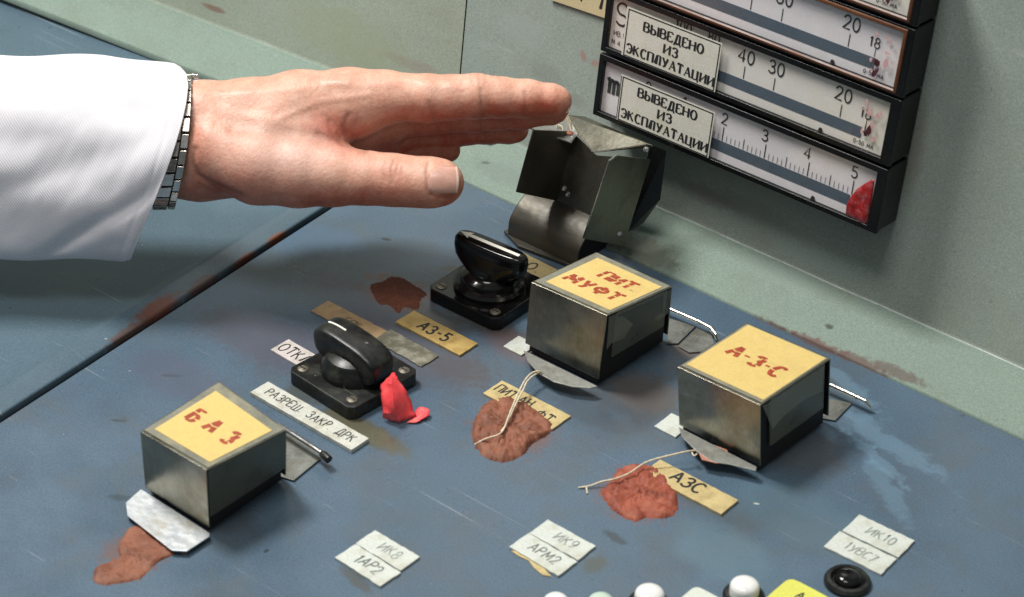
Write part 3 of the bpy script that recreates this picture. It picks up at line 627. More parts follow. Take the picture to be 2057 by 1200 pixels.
cover('steel cap with yellow БАЗ label and a wide silver tongue at its foot', n2([(283, 868), (415, 945), (575, 865), (440, 768)], 38), 38, [(-47.5, -197.8), (-6.8, -198.3), (-8.0, -150), (-49.5, -147)], 4.0,
      [('Б', .24, .40, 8.0, .8, .2), ('А', .49, .41, 8.0, .8, .2), ('З', .76, .40, 8.0, .8, .2)], (.09, .93, .10, .88), (0.02, 1, .17), n3([(253, 1012), (283, 985), (292, 990), (421, 1073), (421, 1080), (375, 1110), (345, 1108), (256, 1038)], 2.5), None, ex_baz)
def ex_pit(t, base, bd):
    b = MB(); b.tube([D(1335, 617, 5), D(1352, 624, 5), D(1403, 646, 5), D(1428, 659, 5), D(1438, 672, 4), D(1441, 684, 1)], 1.1, 12); bd(b, 'hinge_pin', M['chrome'], smooth=True)
    b = MB(); b.prism(n2([(1345, 640), (1398, 655), (1362, 690), (1340, 690)], 1), .4, 1.1); bd(b, 'hinge_leaf', M['leaf'], bevel=.2)
    b = MB(); b.prism(n2([(1400, 658), (1428, 668), (1435, 690), (1415, 706), (1385, 708), (1362, 695)], 1), .4, 1.0); bd(b, 'hinge_leaf', M['leaf'], bevel=.2)
cover('steel cap with two-line yellow ПИТ. МУФТ label beside the glossy black switch', n2([(1068, 568), (1220, 635), (1350, 577), (1198, 508)], 42), 42, [(7.2, 1.6), (52.0, 2.0), (54, 55), (8, 55)], 5.5,
      [('ПИТ.', .60, .58, 6.4, .95, .30), ('МУФТ', .50, .27, 6.6, 1.0, .36)], (.10, .95, .10, .90), (.16, .93, .24), n3([(1052, 706), (1060, 728), (1082, 752), (1112, 769), (1150, 779), (1185, 782), (1200, 778)], 6), [(.02, .98), (.98, .98), (.97, .5), (.82, .45), (.55, .72), (.3, .48), (.1, .52), (.04, .45)], ex_pit)
def ex_azs(t, base, bd):
    b = MB(); b.tube([D(1655, 768, 6), D(1673, 776, 6), D(1715, 795, 6), D(1738, 806, 6), D(1747, 818, 3)], 1.25, 12); bd(b, 'hinge_pin', M['chrome'], smooth=True)
    b = MB(); b.prism(n2([(1660, 800), (1712, 810), (1678, 845), (1650, 840)], 1), .4, 1.1); bd(b, 'hinge_leaf', M['leaf'], bevel=.2)
    b = MB(); b.prism(n2([(1395, 893), (1415, 888), (1460, 905), (1468, 925), (1440, 932), (1410, 925)], 6.2), 6.2, 6.6); bd(b, 'clay_trace', M['claypale'])
M['claypale'] = mat('clay rubbed on metal', (.50, .22, .15), .6, var=.2, vs=200, bump=.4)
cover('steel cap with yellow А-З-С label, rightmost of the covers', n2([(1362, 738), (1528, 815), (1668, 722), (1500, 650)], 41), 41, [(102.2, -1.2), (148.0, -1.4), (150, 52), (103, 52)], 5.5,
      [('А', .25, .45, 8.0, .85, .2), ('З', .51, .44, 8.0, .85, .2), ('С', .76, .42, 8.0, .85, .2), ('-', .38, .47, 6.5, 1.15, .2), ('-', .635, .46, 6.5, 1.0, .2)], (.04, .97, .07, .97), (.14, .92, .21), n3([(1363, 860), (1370, 880), (1398, 908), (1430, 930), (1465, 935), (1518, 948), (1520, 940)], 6), [(.02, .98), (.9, .98), (.88, .55), (.6, .62), (.3, .58), (.15, .5)], ex_azs)

# open cover tipped back on its drum-shaped bracket
oc = np.array([-27., 95., 0.])
t = thing('flipped_cover', 'dark steel cap tipped open on a curved bracket near the fingertips', 'metal cover', oc)
def bo(mb, nm, m, parent=t, **k):
    mb.v = [tuple(np.array(p) - oc) for p in mb.v]; return mb.build(nm, m, parent, **k)
B0 = np.array([0, 95., 21.]); U = np.array([0, 13.5, 39.]); Dp = np.array([0, -29., 15.])
X0, X1 = -49.5, -4.5
P_ = lambda x, u, d: np.array([x, 0, 0]) + B0 + U * u + Dp * d
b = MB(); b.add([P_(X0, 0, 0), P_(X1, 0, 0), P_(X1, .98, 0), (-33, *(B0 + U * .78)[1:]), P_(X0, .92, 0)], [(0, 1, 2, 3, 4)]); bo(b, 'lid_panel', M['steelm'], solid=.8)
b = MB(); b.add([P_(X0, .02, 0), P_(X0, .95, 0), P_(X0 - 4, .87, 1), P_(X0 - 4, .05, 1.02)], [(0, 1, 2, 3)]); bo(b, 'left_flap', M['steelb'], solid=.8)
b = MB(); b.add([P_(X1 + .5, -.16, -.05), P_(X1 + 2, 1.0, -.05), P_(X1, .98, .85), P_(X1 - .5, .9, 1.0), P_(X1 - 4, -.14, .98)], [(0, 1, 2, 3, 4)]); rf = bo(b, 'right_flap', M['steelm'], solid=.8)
b = MB(); b.tube([P_(X1 - .3, .98, .86), P_(X1 - .8, .9, 1.0), P_(X1 - 3.2, .02, 1.0)], .35, 8); bo(b, 'bright_edge', M['edge'], rf, smooth=True)
b = MB(); TPL = [hit(*p[:2], n=(0, 1, 0), p=(0, p[2], 0)) for p in ((1160, 270, 106), (1194, 306, 107), (1299, 291, 112), (1312, 294, 114), (1176, 236, 128), (1140, 232, 124))]
b.add(TPL, [tuple(range(6))]); tp = bo(b, 'folded_front', M['steel'], solid=.8)
b = MB(); b.tube([TPL[0], TPL[1], TPL[2]], .35, 8); bo(b, 'bright_edge', M['edge'], tp, smooth=True)
b = MB(); TG = [hit(*p[:2], n=(0, 1, 0), p=(0, p[2], 0)) for p in ((1064, 258, 84), (1148, 288, 100), (1160, 270, 105), (1143, 240, 112), (1105, 238, 106), (1075, 240, 95))]
b.add(TG, [tuple(range(6))]); bo(b, 'tongue', M['alu2'], solid=.7)
b = MB(); c0 = hit(1145, 272, n=(0, 1, 0), p=(0, 100, 0)); b.lathe([(.1, -.5), (1.6, -.4), (1.9, .4), (.9, 1.3), (.1, 1.5)], *c0[:2], n=12); b.v = [(x, y, z + c0[2] + 1) for x, y, z in b.v]; bo(b, 'clay_crumb', M['clay'], smooth=True)
for px, py, yy in ((1298, 300, 108), (1244, 468, 78), (1140, 390, 92), (1133, 378, 90)):
    b = MB(); c0 = hit(px, py, n=(0, 1, 0), p=(0, yy, 0)); b.lathe([(.1, -1.2), (1.2, -1), (1.5, 0), (1.1, .9), (.1, 1.1)], n=12); b.v = [(x + c0[0], y + c0[1], z + c0[2]) for x, y, z in b.v]; bo(b, 'rivet', M['edge'], smooth=True)
b = MB(); b.add([hit(*p[:2], n=(0, 1, 0), p=(0, p[2], 0)) for p in ((1306, 291, 117), (1338, 303, 122), (1326, 400, 118), (1292, 448, 112), (1258, 468, 101))], [tuple(range(5))]); bo(b, 'back_plate', M['bezel'], solid=.8)
# drum bracket, profile in y-z swept along x
prof = [(77.5, .3), (77.5, 3), (78.0, 9.5), (78.8, 11.6), (80.5, 13.6), (83.5, 16.4), (87.5, 19.2), (92, 21.2), (97, 22.2), (102, 21.8), (107, 19.5), (111, 15), (112, 6)]
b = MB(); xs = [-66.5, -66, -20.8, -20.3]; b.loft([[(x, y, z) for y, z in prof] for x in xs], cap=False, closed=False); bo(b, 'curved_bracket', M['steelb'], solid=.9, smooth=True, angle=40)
b = MB(); b.loft([[(x, y, z * .93) for y, z in [(79, 0)] + prof[1:-1] + [(111, 0)]] for x in (-65.3, -22.5)]); bo(b, 'hollow_shade_block', M['rubber'])  # solid black filler standing for the dark hollow under the bracket
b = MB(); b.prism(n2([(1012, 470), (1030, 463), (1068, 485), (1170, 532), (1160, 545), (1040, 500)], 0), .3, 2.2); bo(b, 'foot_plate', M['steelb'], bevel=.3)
b = MB(); b.tube([(-66.6, 79.0, 11.8), (-20.2, 79.0, 11.8)], .3, 6); bo(b, 'bright_edge', M['steel'])

# string end over the tipped cover
b = MB(); q = lambda u, v, y: hit(u, v, n=(0, 1, 0), p=(0, y, 0))
b.tube([q(1119, 252, 101), q(1117, 262, 100), q(1124, 268, 100), q(1131, 263, 101), q(1129, 254, 102), q(1121, 251, 102)], .35, 8)
b.tube([q(1136, 234, 103), q(1143, 247, 103), q(1147, 262, 102)], .5, 8); b.tube([q(1139, 232, 102), q(1147, 246, 102), q(1149, 260, 102)], .4, 8)
tag(b.build('seal_string', M['string'], smooth=True, origin=q(1130, 255, 101)), 'short looped string ends on the tipped-open cover beside the fingertips', 'string')

# ------------------------------------------------------------------ rotary switches
def superring(a, b_, z, n=48, p=2.0, cx=0, cy=0, rot=0):
    out = []
    for i in range(n):
        th = 2 * math.pi * i / n; c, s = math.cos(th), math.sin(th)
        x = a * math.copysign(abs(c) ** (2 / p), c); y = b_ * math.copysign(abs(s) ** (2 / p), s)
        out.append((cx + x * math.cos(rot) - y * math.sin(rot), cy + x * math.sin(rot) + y * math.cos(rot), z))
    return out
def switch(label, x, y, rz, m, hs, krot, tall, arrow):
    t = thing('rotary_switch', label, 'rotary switch', (x, y, 0), rz, 'black rotary switches on the desk')
    c = 3.0; s = hs
    b = MB(); b.prism([(-s + c, -s), (s - c, -s), (s, -s + c), (s, s - c), (s - c, s), (-s + c, s), (-s, s - c), (-s, -s + c)], .2, 7.5); b.build('base_plate', m, t, bevel=.8, seg=3)
    for i in (-1, 1):
        for j in (-1, 1):
            b = MB(); b.lathe([(2.7, 7.3), (2.7, 7.9), (2.2, 8.3), (.2, 8.45)], i * (s - 5.5), j * (s - 5.5), 20); sc = b.build('screw', M['screw'], t, smooth=True)
            b = MB(); b.box(i * (s - 5.5) - 1.9, i * (s - 5.5) + 1.9, j * (s - 5.5) - .3, j * (s - 5.5) + .3, 8.3, 8.56); b.build('slot', M['gap'], sc)
    b = MB(); 
    if arrow: b.lathe([(18.5, 7.4), (18.5, 9.5), (17.2, 11), (15.5, 11.6), (15.2, 13.0), (14.6, 14.2), (12.5, 15.5), (11.5, 16), (11, 16.5)], 0, 0, 56)
    else: b.lathe([(15.8, 7.4), (15.8, 9.6), (14.9, 12.8), (14.2, 13.6), (13.6, 15.2), (12.6, 16.8), (9.5, 18.5), (4, 19.2)], 0, 0, 56)
    b.build('collar', m, t, smooth=True, angle=28)
    k = R(krot); b = MB()
    if arrow:
        secs = [(11.5, 9.5, 14.0, 2.0), (14.5, 8.6, 16.0, 2.2), (18.2, 7.8, 18.5, 2.5), (20.6, 7.2, 21.5, 2.8), (21.4, 6.8, 26, 3.0), (21.2, 6.3, 29.6, 3.1), (20.4, 5.4, 31.2, 3.2), (19.4, 4.6, 31.8, 3.2)]
        kn = b.loft([superring(a, w_, z, 60, p, 0, 0, k) for a, w_, z, p in secs]).build('pointer_knob', m, t, smooth=True, angle=50)
        b = MB(); ca, sa = math.cos(k), math.sin(k)
        def rt(x_, y_): return (x_ * ca - y_ * sa, x_ * sa + y_ * ca)
        b.prism([rt(*p) for p in ((-19, 0), (-12.5, 2.9), (-13.6, 1.1), (17.0, 1.0), (17.0, -1.0), (-13.6, -1.1), (-12.5, -2.9))], 31.75, 32.05); b.build('arrow', M['button2'], kn)
    else:
        # upright fin with a rounded top
        fin = []
        ca, sa = math.cos(k), math.sin(k)
        n = 44
        outl = []
        for i in range(n):
            th = 2 * math.pi * i / n; c_, s_ = math.cos(th), math.sin(th); px_ = 20.5 * math.copysign(abs(c_) ** .70, c_); pz = 8.8 * math.copysign(abs(s_) ** .62, s_)
            outl.append((px_, 18.6 + pz + (-.10) * px_))
        for wy, sc_ in ((-8.0, .84), (-7.8, .91), (-7.0, .965), (-5.2, 1), (5.2, 1), (7.0, .965), (7.8, .91), (8.0, .84)):
            fin.append([(px_ * sc_ * ca - wy * sa, px_ * sc_ * sa + wy * ca, 18.6 + (pz - 18.6) * sc_) for px_, pz in outl])
        kn = b.loft(fin).build('pointer_knob', m, t, smooth=True, angle=45)
        b = MB(); pts = []
        for i in range(5):
            px_ = -16.5 + i * 2.9; pts.append((px_ * ca, px_ * sa, 18.6 + 8.8 * (1 - abs(px_ / 20.5) ** 2.86) ** .31 - .10 * px_ + .05))
        b.tube(pts, .5, 6); b.build('indicator_line', M['button2'], kn)
    return t
M['button2'] = mat('cream paint', (.92, .90, .80), .4, var=.06)
switch('glossy black rotary switch with a white arrow on its knob', -37, 27, 1, M['black'], 22.8, 3, True, True)
switch('dusty matte black rotary switch touched by the red paper scrap', -37.5, -73.5, -4, M['matte'], 22.5, 2, False, False)

# red paper scrap leaning on the front switch: a tall curl and a small flat piece
def sheet(rows_, nm, m, parent=None, sub=2, solid=.25, origin=None, **k):
    b = MB(); b.loft(rows_, cap=False, closed=False); o = b.build(nm, m, parent, smooth=True, angle=180, solid=solid, origin=origin, recalc=False)
    md = o.modifiers.new('sub', 'SUBSURF'); md.levels = sub; md.render_levels = sub; o.modifiers.move(len(o.modifiers) - 1, 0)
    return o
def scrap(label, rows_, nu=15, nv=13, amp=.9, seed=1, org=None):
    from mathutils import noise
    rws = [[np.array(p) for p in r_] for r_ in rows_]
    def ev(f, g):
        a = f * (len(rws) - 1); i0 = min(int(a), len(rws) - 2); fa = a - i0
        def row(r_): 
            c = g * (len(r_) - 1); k0 = min(int(c), len(r_) - 2); return r_[k0] + (r_[k0 + 1] - r_[k0]) * (c - k0)
        return row(rws[i0]) * (1 - fa) + row(rws[i0 + 1]) * fa
    out = []
    for i in range(nu):
        rr = []
        for k in range(nv):
            p = ev(i / (nu - 1), k / (nv - 1)); n_ = noise.noise(Vector((p[0] * .22, p[1] * .22, p[2] * .3 + seed))); m_ = abs(noise.noise(Vector((p[0] * .5, p[1] * .4, seed * 2.))))
            edge = (k in (0, nv - 1) or i in (0, nu - 1)) * random.uniform(-.35, .35)
            rr.append(p + np.array([edge, edge * .6 - amp * n_, max(amp * (n_ + m_ * 1.2), -p[2] * .6)]))
        out.append(rr)
    b = MB(); b.loft(out, cap=False, closed=False); o = b.build('paper_scrap', M['paperred'], smooth=True, angle=22, solid=.2, origin=org, recalc=False); return tag(o, label, 'paper scrap', 'red paper pieces')
scrap('bright red paper scrap curled against the dusty black switch', [[D(784, 756, 17), D(790, 749, 18), D(796, 755, 18)], [D(766, 772, 14), D(786, 770, 19), D(804, 768, 15)], [D(765, 790, 12), D(788, 792, 16), D(815, 784, 13)], [D(767, 812, 8), D(792, 814, 12), D(824, 806, 8)],
         [D(768, 834, 3.5), D(794, 832, 7), D(829, 826, 4)], [D(770, 842, .8), D(802, 849, 1.5), D(838, 836, 2.4)]], seed=2, org=D(795, 840))
scrap('small flat red paper piece tucked under the taller scrap', [[D(826, 838, 1.4), D(838, 822, 2.4), D(846, 818, 3.2)], [D(822, 846, 1.0), D(844, 836, 2.0), D(863, 823, 3.4)], [D(816, 850, .6), D(838, 850, .9), D(862, 836, 2.0)]], 8, 8, .5, 5, D(835, 842))

# ------------------------------------------------------------------ label plates on the desk
def plate(label, x0, x1, y0, y1, rz, m, h=1.3, words=(), ink='ink', name='label_plate', group=None, poly=None, z=.05, cat='label', rough_edge=.12):
    cx, cy = (x0 + x1) / 2, (y0 + y1) / 2; t = None
    if poly is None:
        hx, hy = (x1 - x0) / 2, (y1 - y0) / 2; poly = []
        cs = [(-hx, -hy), (hx, -hy), (hx, hy), (-hx, hy)]
        for i in range(4):
            a, b_ = cs[i], cs[(i + 1) % 4]; n = max(3, int(math.hypot(b_[0] - a[0], b_[1] - a[1]) / 2.2))
            for k in range(n):
                f = k / n; j = rough_edge if k else .1
                poly.append((a[0] + (b_[0] - a[0]) * f + random.uniform(-j, j), a[1] + (b_[1] - a[1]) * f + random.uniform(-j, j)))
    b = MB(); b.prism(poly, z, z + h); o = b.build(name, m, bevel=.18, seg=1)
    o.location = (cx * MM, cy * MM, 0); o.rotation_euler = (0, 0, R(rz)); tag(o, label, cat, group)
    if words:
        b = MB()
        for s_, dx, dy, hh, wd, sh_, sp_, xs_ in words:
            letters(b, s_, (dx, dy, z + h - .02), (1, 0, 0), (0, 1, 0), hh, wd * 1.3, shear=sh_, sp_=sp_, xs=xs_, wob=.08)
        b.build('lettering', M[ink], o, recalc=False)
    return o
plate('pale ОТКЛ plate half under the corner of the dusty switch', -84.6, -58, -82.2, -70.0, -2, M['pale'], words=[('ОТКЛ', -2.6, -3.3, 6.6, .085, .12, .26, .82)])
plate('long greyish РАЗРЕШ. ЗАКР. ДРК plate in front of the dusty switch', -66.2, -.5, -114.4, -102.6, -.6, M['razr'], h=2.2, words=[('РАЗРЕШ. ЗАКР. ДРК', .5, -2.2, 5.2, .085, .05, .24, .81)])
plate('brown stained strip behind the dusty switch', -94.3, -53.5, -43.6, -31.0, 0, M['brown'], h=.7, words=[('ГПК.', 3, -3.2, 5.2, .1, .1, .24, .8)], ink='fadebrown', rough_edge=.3)
plate('murky see-through strip right behind the dusty switch', -54.2, -21.6, -41.8, -29.2, -2, M['murky'], h=.8, rough_edge=.4)
plate('brass-yellow АЗ-5 plate in front of the glossy switch', -56.2, -13.8, -23.0, -9.3, -.5, M['brass'], h=1.3, words=[('АЗ-5', -1.2, -3.6, 7.0, .13, .05, .26, .85)])
plate('yellowed plate half hidden behind the glossy switch', -58, -14, 56.5, 69.5, -2, M['sand'], h=1.2, words=[('О.  Е', 8, -3.4, 6.8, .11, .0, .4, .95)])
plate('sand coloured ПИТ plate buried under the middle clay seal', 14.6, 56.8, -39.4, -25.2, 0, M['sand'], h=1.2, words=[('ПИТ.АН', -8.5, -1.6, 6.0, .1, .0, .26, .72), ('ФТ', 12.2, -4.6, 6.2, .1, .0, .26, .85)])
plate('sand coloured АЗС plate beside the reddish clay seal', 108.0, 152.0, -37.6, -24.2, -.3, M['sand'], h=1.4, words=[('АЗС', -2.6, -2.0, 7.4, .13, .05, .22, .95)])
for lab, x0, x1, y0, y1, rz, wd, m in (
    ('white ИК8 tag, upper one of the lower-left pair', 45.0, 71.6, -161.4, -149.0, -.5, [('ИК8', 1, -2.4, 5.6, .09, .15, .25, .8)], 'faint'),
    ('white 1АР2 tag, lower one of the lower-left pair', 44.9, 72.2, -174.6, -161.9, -2, [('1АР2', 0, -2.4, 5.8, .1, .15, .22, .8)], 'ink2'),
    ('white ИК9 tag, upper one of the lower-middle pair', 96.6, 123.8, -105.2, -92.4, -.5, [('ИК9', 1.5, -2.4, 5.6, .09, .15, .25, .8)], 'faint'),
    ('white АРМ2 tag, lower one of the lower-middle pair', 96.1, 124.0, -118.6, -105.7, -2, [('АРМ2', 0, -2.2, 5.6, .09, .15, .25, .8)], 'ink2'),
    ('white faded tag, upper one of the lower-right pair', 198.2, 226.6, -10.4, 4.6, 2.2, [('ИК10', 1, -2.5, 5.6, .1, .15, .25, .8)], 'faint'),
    ('white faded tag, lower one of the lower-right pair', 198.0, 227.0, -25.0, -11.4, 1.5, [('1УВС7', 0, -2.5, 5.4, .09, .15, .22, .75)], 'faint')):
    if m == 'ink2' and 'ink2' not in M: M['ink2'] = mat('greyed ink', (.14, .16, .145), .5, var=.4, vs=400)
    plate(lab, x0, x1, y0, y1, rz, M['tagwhite'], h=1.2, words=wd, ink=m, group='white tags along the bottom', rough_edge=.22)
# torn yellow underside of the АРМ2 tag
b = MB(); b.prism([tuple(D(x, y)[:2]) for x, y in ((1027, 1108), (1040, 1118), (1062, 1128), (1072, 1142), (1090, 1157), (1108, 1160), (1085, 1135), (1050, 1110))], .04, .5)
c0 = D(1065, 1133); b.v = [tuple(np.array(p) - c0) for p in b.v]; o = b.build('paper_shred', M['sand']); o.location = tuple(c0 * MM); tag(o, 'torn yellowish shred sticking out under the АРМ2 tag', 'paper shred')
# small white tiles peeking out at the left foot of two covers
plate('white tile peeking from under the left side of the ПИТ. МУФТ cap', -3.5, 8, -2.5, 9.5, 0, M['tagwhite'], h=1.0, cat='tile')
plate('small white tile at the left foot of the rightmost А-З-С cap', 90.5, 103, -5, 9, 0, M['tagwhite'], h=1.0, cat='tile')

# ------------------------------------------------------------------ clay seals
def blob(label, outline, h, m, name='clay_seal', amp=.35, cat='clay seal', group=None, z0=.0, nr=22, seed=1, cx=None):
    rg = random.Random(seed)
    P = [D(x, y)[:2] for x, y in outline]; c = np.mean(P, axis=0) if cx is None else np.array(cx)
    # densify the outline with a wavering edge
    pts = []
    for i in range(len(P)):
        p0, p1, p2, p3 = P[i - 1], P[i], P[(i + 1) % len(P)], P[(i + 2) % len(P)]
        for k in range(9):
            t_ = k / 9; q = .5 * ((2 * p1) + (-p0 + p2) * t_ + (2 * p0 - 5 * p1 + 4 * p2 - p3) * t_ ** 2 + (-p0 + 3 * p1 - 3 * p2 + p3) * t_ ** 3)
            pts.append((q, rg.uniform(-.035, .035)))
    from mathutils import noise
    rings = []
    for k in range(nr):
        s_ = 1 - k / nr; ring = []
        for q in pts:
            x, y = c + (q[0] - c) * s_ * (1 + q[1] * s_ ** 9)
            prof = min(1, (1 - s_) * 5.5) ** .5
            nz = noise.fractal(Vector((x * .16 + seed, y * .16, seed)), 1.0, 2.0, 5)
            rid = abs(noise.noise(Vector((x * .15 + nz, y * .12, seed * 3.)))) ; r2 = abs(noise.noise(Vector((x * .3, y * .4 + nz * 2, seed * 5.))))
            z = z0 + h * prof * (.5 + .45 * nz * amp / .35 + 1.0 * min(rid, .4) + .35 * min(r2, .35)) + .03
            ring.append((x, y, max(z, .06) if k else -.05))
        rings.append(ring)
    b = MB(); b.loft(rings, cap=False); n = len(pts); o0 = (nr - 1) * n
    b.v.append((c[0], c[1], z0 + h * .6)); ci = len(b.v) - 1
    for i in range(n): b.f.append((o0 + i, o0 + (i + 1) % n, ci)); b.m.append(0)
    o3 = np.array([c[0], c[1], 0]); o = b.build(name, m, smooth=True, angle=70, origin=o3); tag(o, label, cat, group); return o
blob('brown clay seal with a string pressed into it below the ПИТ. МУФТ cap', [(952, 848), (965, 822), (985, 806), (1012, 800), (1042, 806), (1070, 822), (1092, 842), (1112, 858), (1098, 876), (1080, 885), (1064, 898), (1048, 916), (1015, 929), (985, 925), (962, 908), (948, 880)], 3.4, M['clay'], seed=3)
blob('reddish clay seal with loose string beside the АЗС plate', [(1207, 990), (1228, 968), (1240, 945), (1270, 934), (1305, 936), (1330, 948), (1345, 975), (1362, 1000), (1358, 1030), (1335, 1042), (1300, 1042), (1272, 1048), (1245, 1035), (1222, 1015)], 2.7, M['clayred'], seed=8)
blob('brown clay seal squeezed out under the silver tongue of the БАЗ cap', [(238, 1100), (262, 1060), (300, 1060), (345, 1085), (350, 1112), (318, 1130), (298, 1148), (280, 1165), (245, 1172), (212, 1176), (188, 1168), (190, 1145), (214, 1132), (240, 1122)], 1.5, M['clay'], seed=11, cx=D(272, 1120)[:2])
blob('flat dried brown smear of clay behind the АЗ-5 plate', [(748, 590), (744, 572), (768, 566), (786, 556), (812, 560), (830, 572), (858, 590), (846, 602), (840, 622), (812, 618), (802, 630), (782, 614), (762, 612)], .25, M['smear'], name='clay_smear', cat='clay smear', seed=17, amp=.6)

def string(label, paths, r=.42, origin=None):
    b = MB()
    for pts in paths:
        P = [np.array(p) for p in pts]; out = []
        for i in range(len(P) - 1):
            p0, p1, p2, p3 = P[max(i - 1, 0)], P[i], P[i + 1], P[min(i + 2, len(P) - 1)]
            for k in range(6):
                t_ = k / 6; out.append(.5 * ((2 * p1) + (-p0 + p2) * t_ + (2 * p0 - 5 * p1 + 4 * p2 - p3) * t_ ** 2 + (-p0 + 3 * p1 - 3 * p2 + p3) * t_ ** 3))
        out.append(P[-1]); b.tube(out, [r * (1 + .12 * math.sin(i * 1.9)) for i in range(len(out))], 8)
    o = b.build('seal_string', M['string'], smooth=True, angle=80, origin=origin); return tag(o, label, 'string')
string('double cream string running from the ПИТ. МУФТ cap into brown clay', [
    [D(1090, 750, 6.8), D(1082, 746, 8.5), D(1068, 750, 8.5), D(1056, 762, 8.5), D(1046, 780, 8), D(1034, 806, 6.5), D(1022, 836, 5.8), D(1012, 862, 5.2), D(1000, 874, 4.8), D(975, 882, 4.2), D(954, 893, 1.2)],
    [D(1084, 748, 7), D(1070, 756, 8), D(1058, 768, 8), D(1050, 786, 7.4), D(1036, 812, 6), D(1018, 850, 5), D(1006, 868, 4.6)]], .42, D(1020, 850))
string('cream string from the А-З-С cap to the reddish clay seal with loose end', [
    [D(1396, 905, 7), D(1376, 908, 8), D(1350, 914, 7), D(1318, 922, 6), D(1296, 930, 5), D(1280, 940, 4.5), D(1262, 952, 4), D(1236, 962, 4.0), D(1208, 968, 2.6), D(1186, 976, 1.2), D(1162, 980, .5)],
    [D(1388, 906, 7), D(1394, 916, 6.5), D(1400, 912, 6.5)], [D(1178, 980, .5), D(1180, 992, .5)]], .42, D(1280, 945))

# ------------------------------------------------------------------ lamps and keys along the bottom edge
def lamp(label, px, py, m, r=5.6):
    P = D(px, py, 6); t = thing('indicator_lamp', label, 'indicator lamp', (P[0], P[1], 0), 0, 'round caps along the bottom edge')
    b = MB(); b.lathe([(r + 2.6, .1), (r + 2.6, 1.8), (r + 1.6, 3.0), (r + .4, 3.2), (r + .2, 2.6)], n=36); b.build('collar', M['matte'], t, smooth=True)
    b = MB(); b.lathe([(r, 2.5), (r, 6.2), (r * .94, 7.6), (r * .75, 8.7), (r * .4, 9.3), (.1, 9.4)], n=36); b.build('cap', m, t, smooth=True, angle=50)
lamp('mint-white lamp cap just showing at the bottom edge under the АРМ2 tag', 1207, 1212, M['btn_mint']); lamp('white lamp cap just showing at the bottom edge, leftmost in its row', 1117, 1212, M['button'])
lamp('white round lamp cap left of the grey key', 1305, 1196, M['button'], 6.4); lamp('glossy white round lamp cap between the grey key and the yellow key', 1496, 1180, M['button'], 6.4)
def key(label, px, py, m, hs, txt=None, rz=0):
    P = D(px, py, 7); t = thing('square_key', label, 'key', (P[0], P[1], 0), rz, 'square keys along the bottom edge')
    b = MB(); b.box(-hs - .8, hs + .8, -hs - .8, hs + .8, .1, 1.6); b.build('frame', M['matte'], t, bevel=.3)
    b = MB(); b.prism([(x, y) for x, y, _ in superring(hs, hs, 0, 32, 6)], 1.6, 7.0); k = b.build('cap', m, t, bevel=.7)
    if txt:
        b = MB(); letters(b, txt, (1, 1.5, 7), (1, 0, 0), (0, 1, 0), 4.6, .16, sp_=.2); b.build('lettering', M['ink'], k, recalc=False)
key('pale grey square key between two white lamp caps', 1408, 1215, M['btn_grey'], 9.2)
key('yellow square key beside the black round button', 1602, 1208, M['btn_yel'], 11.5, 'А4')
P = D(1702, 1172); t = thing('round_button', 'black round push button in a ringed collar at the lower right', 'button', (P[0], P[1], 0))
b = MB(); b.lathe([(10.2, .1), (10.2, 1.6), (9.2, 3.0), (7.6, 3.2), (6.8, 2.2), (6.4, 1.6)], n=44); b.build('collar', M['matte'], t, smooth=True)
b = MB(); b.lathe([(6.0, 1.2), (5.8, 3.4), (4.6, 4.6), (2.4, 5.2), (.1, 5.3)], n=40); b.build('cap', M['black'], t, smooth=True, angle=50)

# ------------------------------------------------------------------ the hand
def cone(pts, sw=1.):
    """list of (u, v, w, r) in picture units -> camera-frame round cones in mm"""
    out = []
    for u, v, w_, r in pts: out.append((depth_pt(u, v, w_), r * .2507))
    return out
h_ = .62
lo = depth_pt(150, 90, 150); hi = depth_pt(1190, 460, -260)
x0, x1 = min(lo[0], hi[0]) - 12, max(lo[0], hi[0]) + 4; y0, y1 = lo[1] - 4, hi[1] + 6; z0, z1 = D0 - 45, D0 + 62
gx = np.arange(x0, x1, h_, dtype=np.float32); gy = np.arange(y0, y1, h_, dtype=np.float32); gz = np.arange(z0, z1, h_, dtype=np.float32)
shape = (len(gx), len(gy), len(gz))
def smin(a, b_, k):
    if k <= 0: return np.minimum(a, b_)
    h = np.clip(.5 + .5 * (b_ - a) / k, 0, 1); return b_ + (a - b_) * h - k * h * (1 - h)
def field(chains, k):
    F = np.full(shape, 30., np.float32)
    for ch in chains:
        c = cone(ch)
        for (a, ra), (b_, rb) in zip(c, c[1:]):
            m_ = max(ra, rb) + 14
            sl = []
            for g, i in ((gx, 0), (gy, 1), (gz, 2)):
                i0 = np.searchsorted(g, min(a[i], b_[i]) - m_); i1 = np.searchsorted(g, max(a[i], b_[i]) + m_); sl.append(slice(i0, i1))
            X = gx[sl[0]][:, None, None]; Y = gy[sl[1]][None, :, None]; Z = gz[sl[2]][None, None, :]
            d_ = b_ - a; L2 = float(d_ @ d_)
            t_ = np.clip(((X - a[0]) * d_[0] + (Y - a[1]) * d_[1] + (Z - a[2]) * d_[2]) / L2, 0, 1)
            ds = np.sqrt((X - a[0] - t_ * d_[0]) ** 2 + (Y - a[1] - t_ * d_[1]) ** 2 + (Z - a[2] - t_ * d_[2]) ** 2) - (ra + (rb - ra) * t_)
            F[tuple(sl)] = smin(F[tuple(sl)], ds.astype(np.float32), k)
    return F
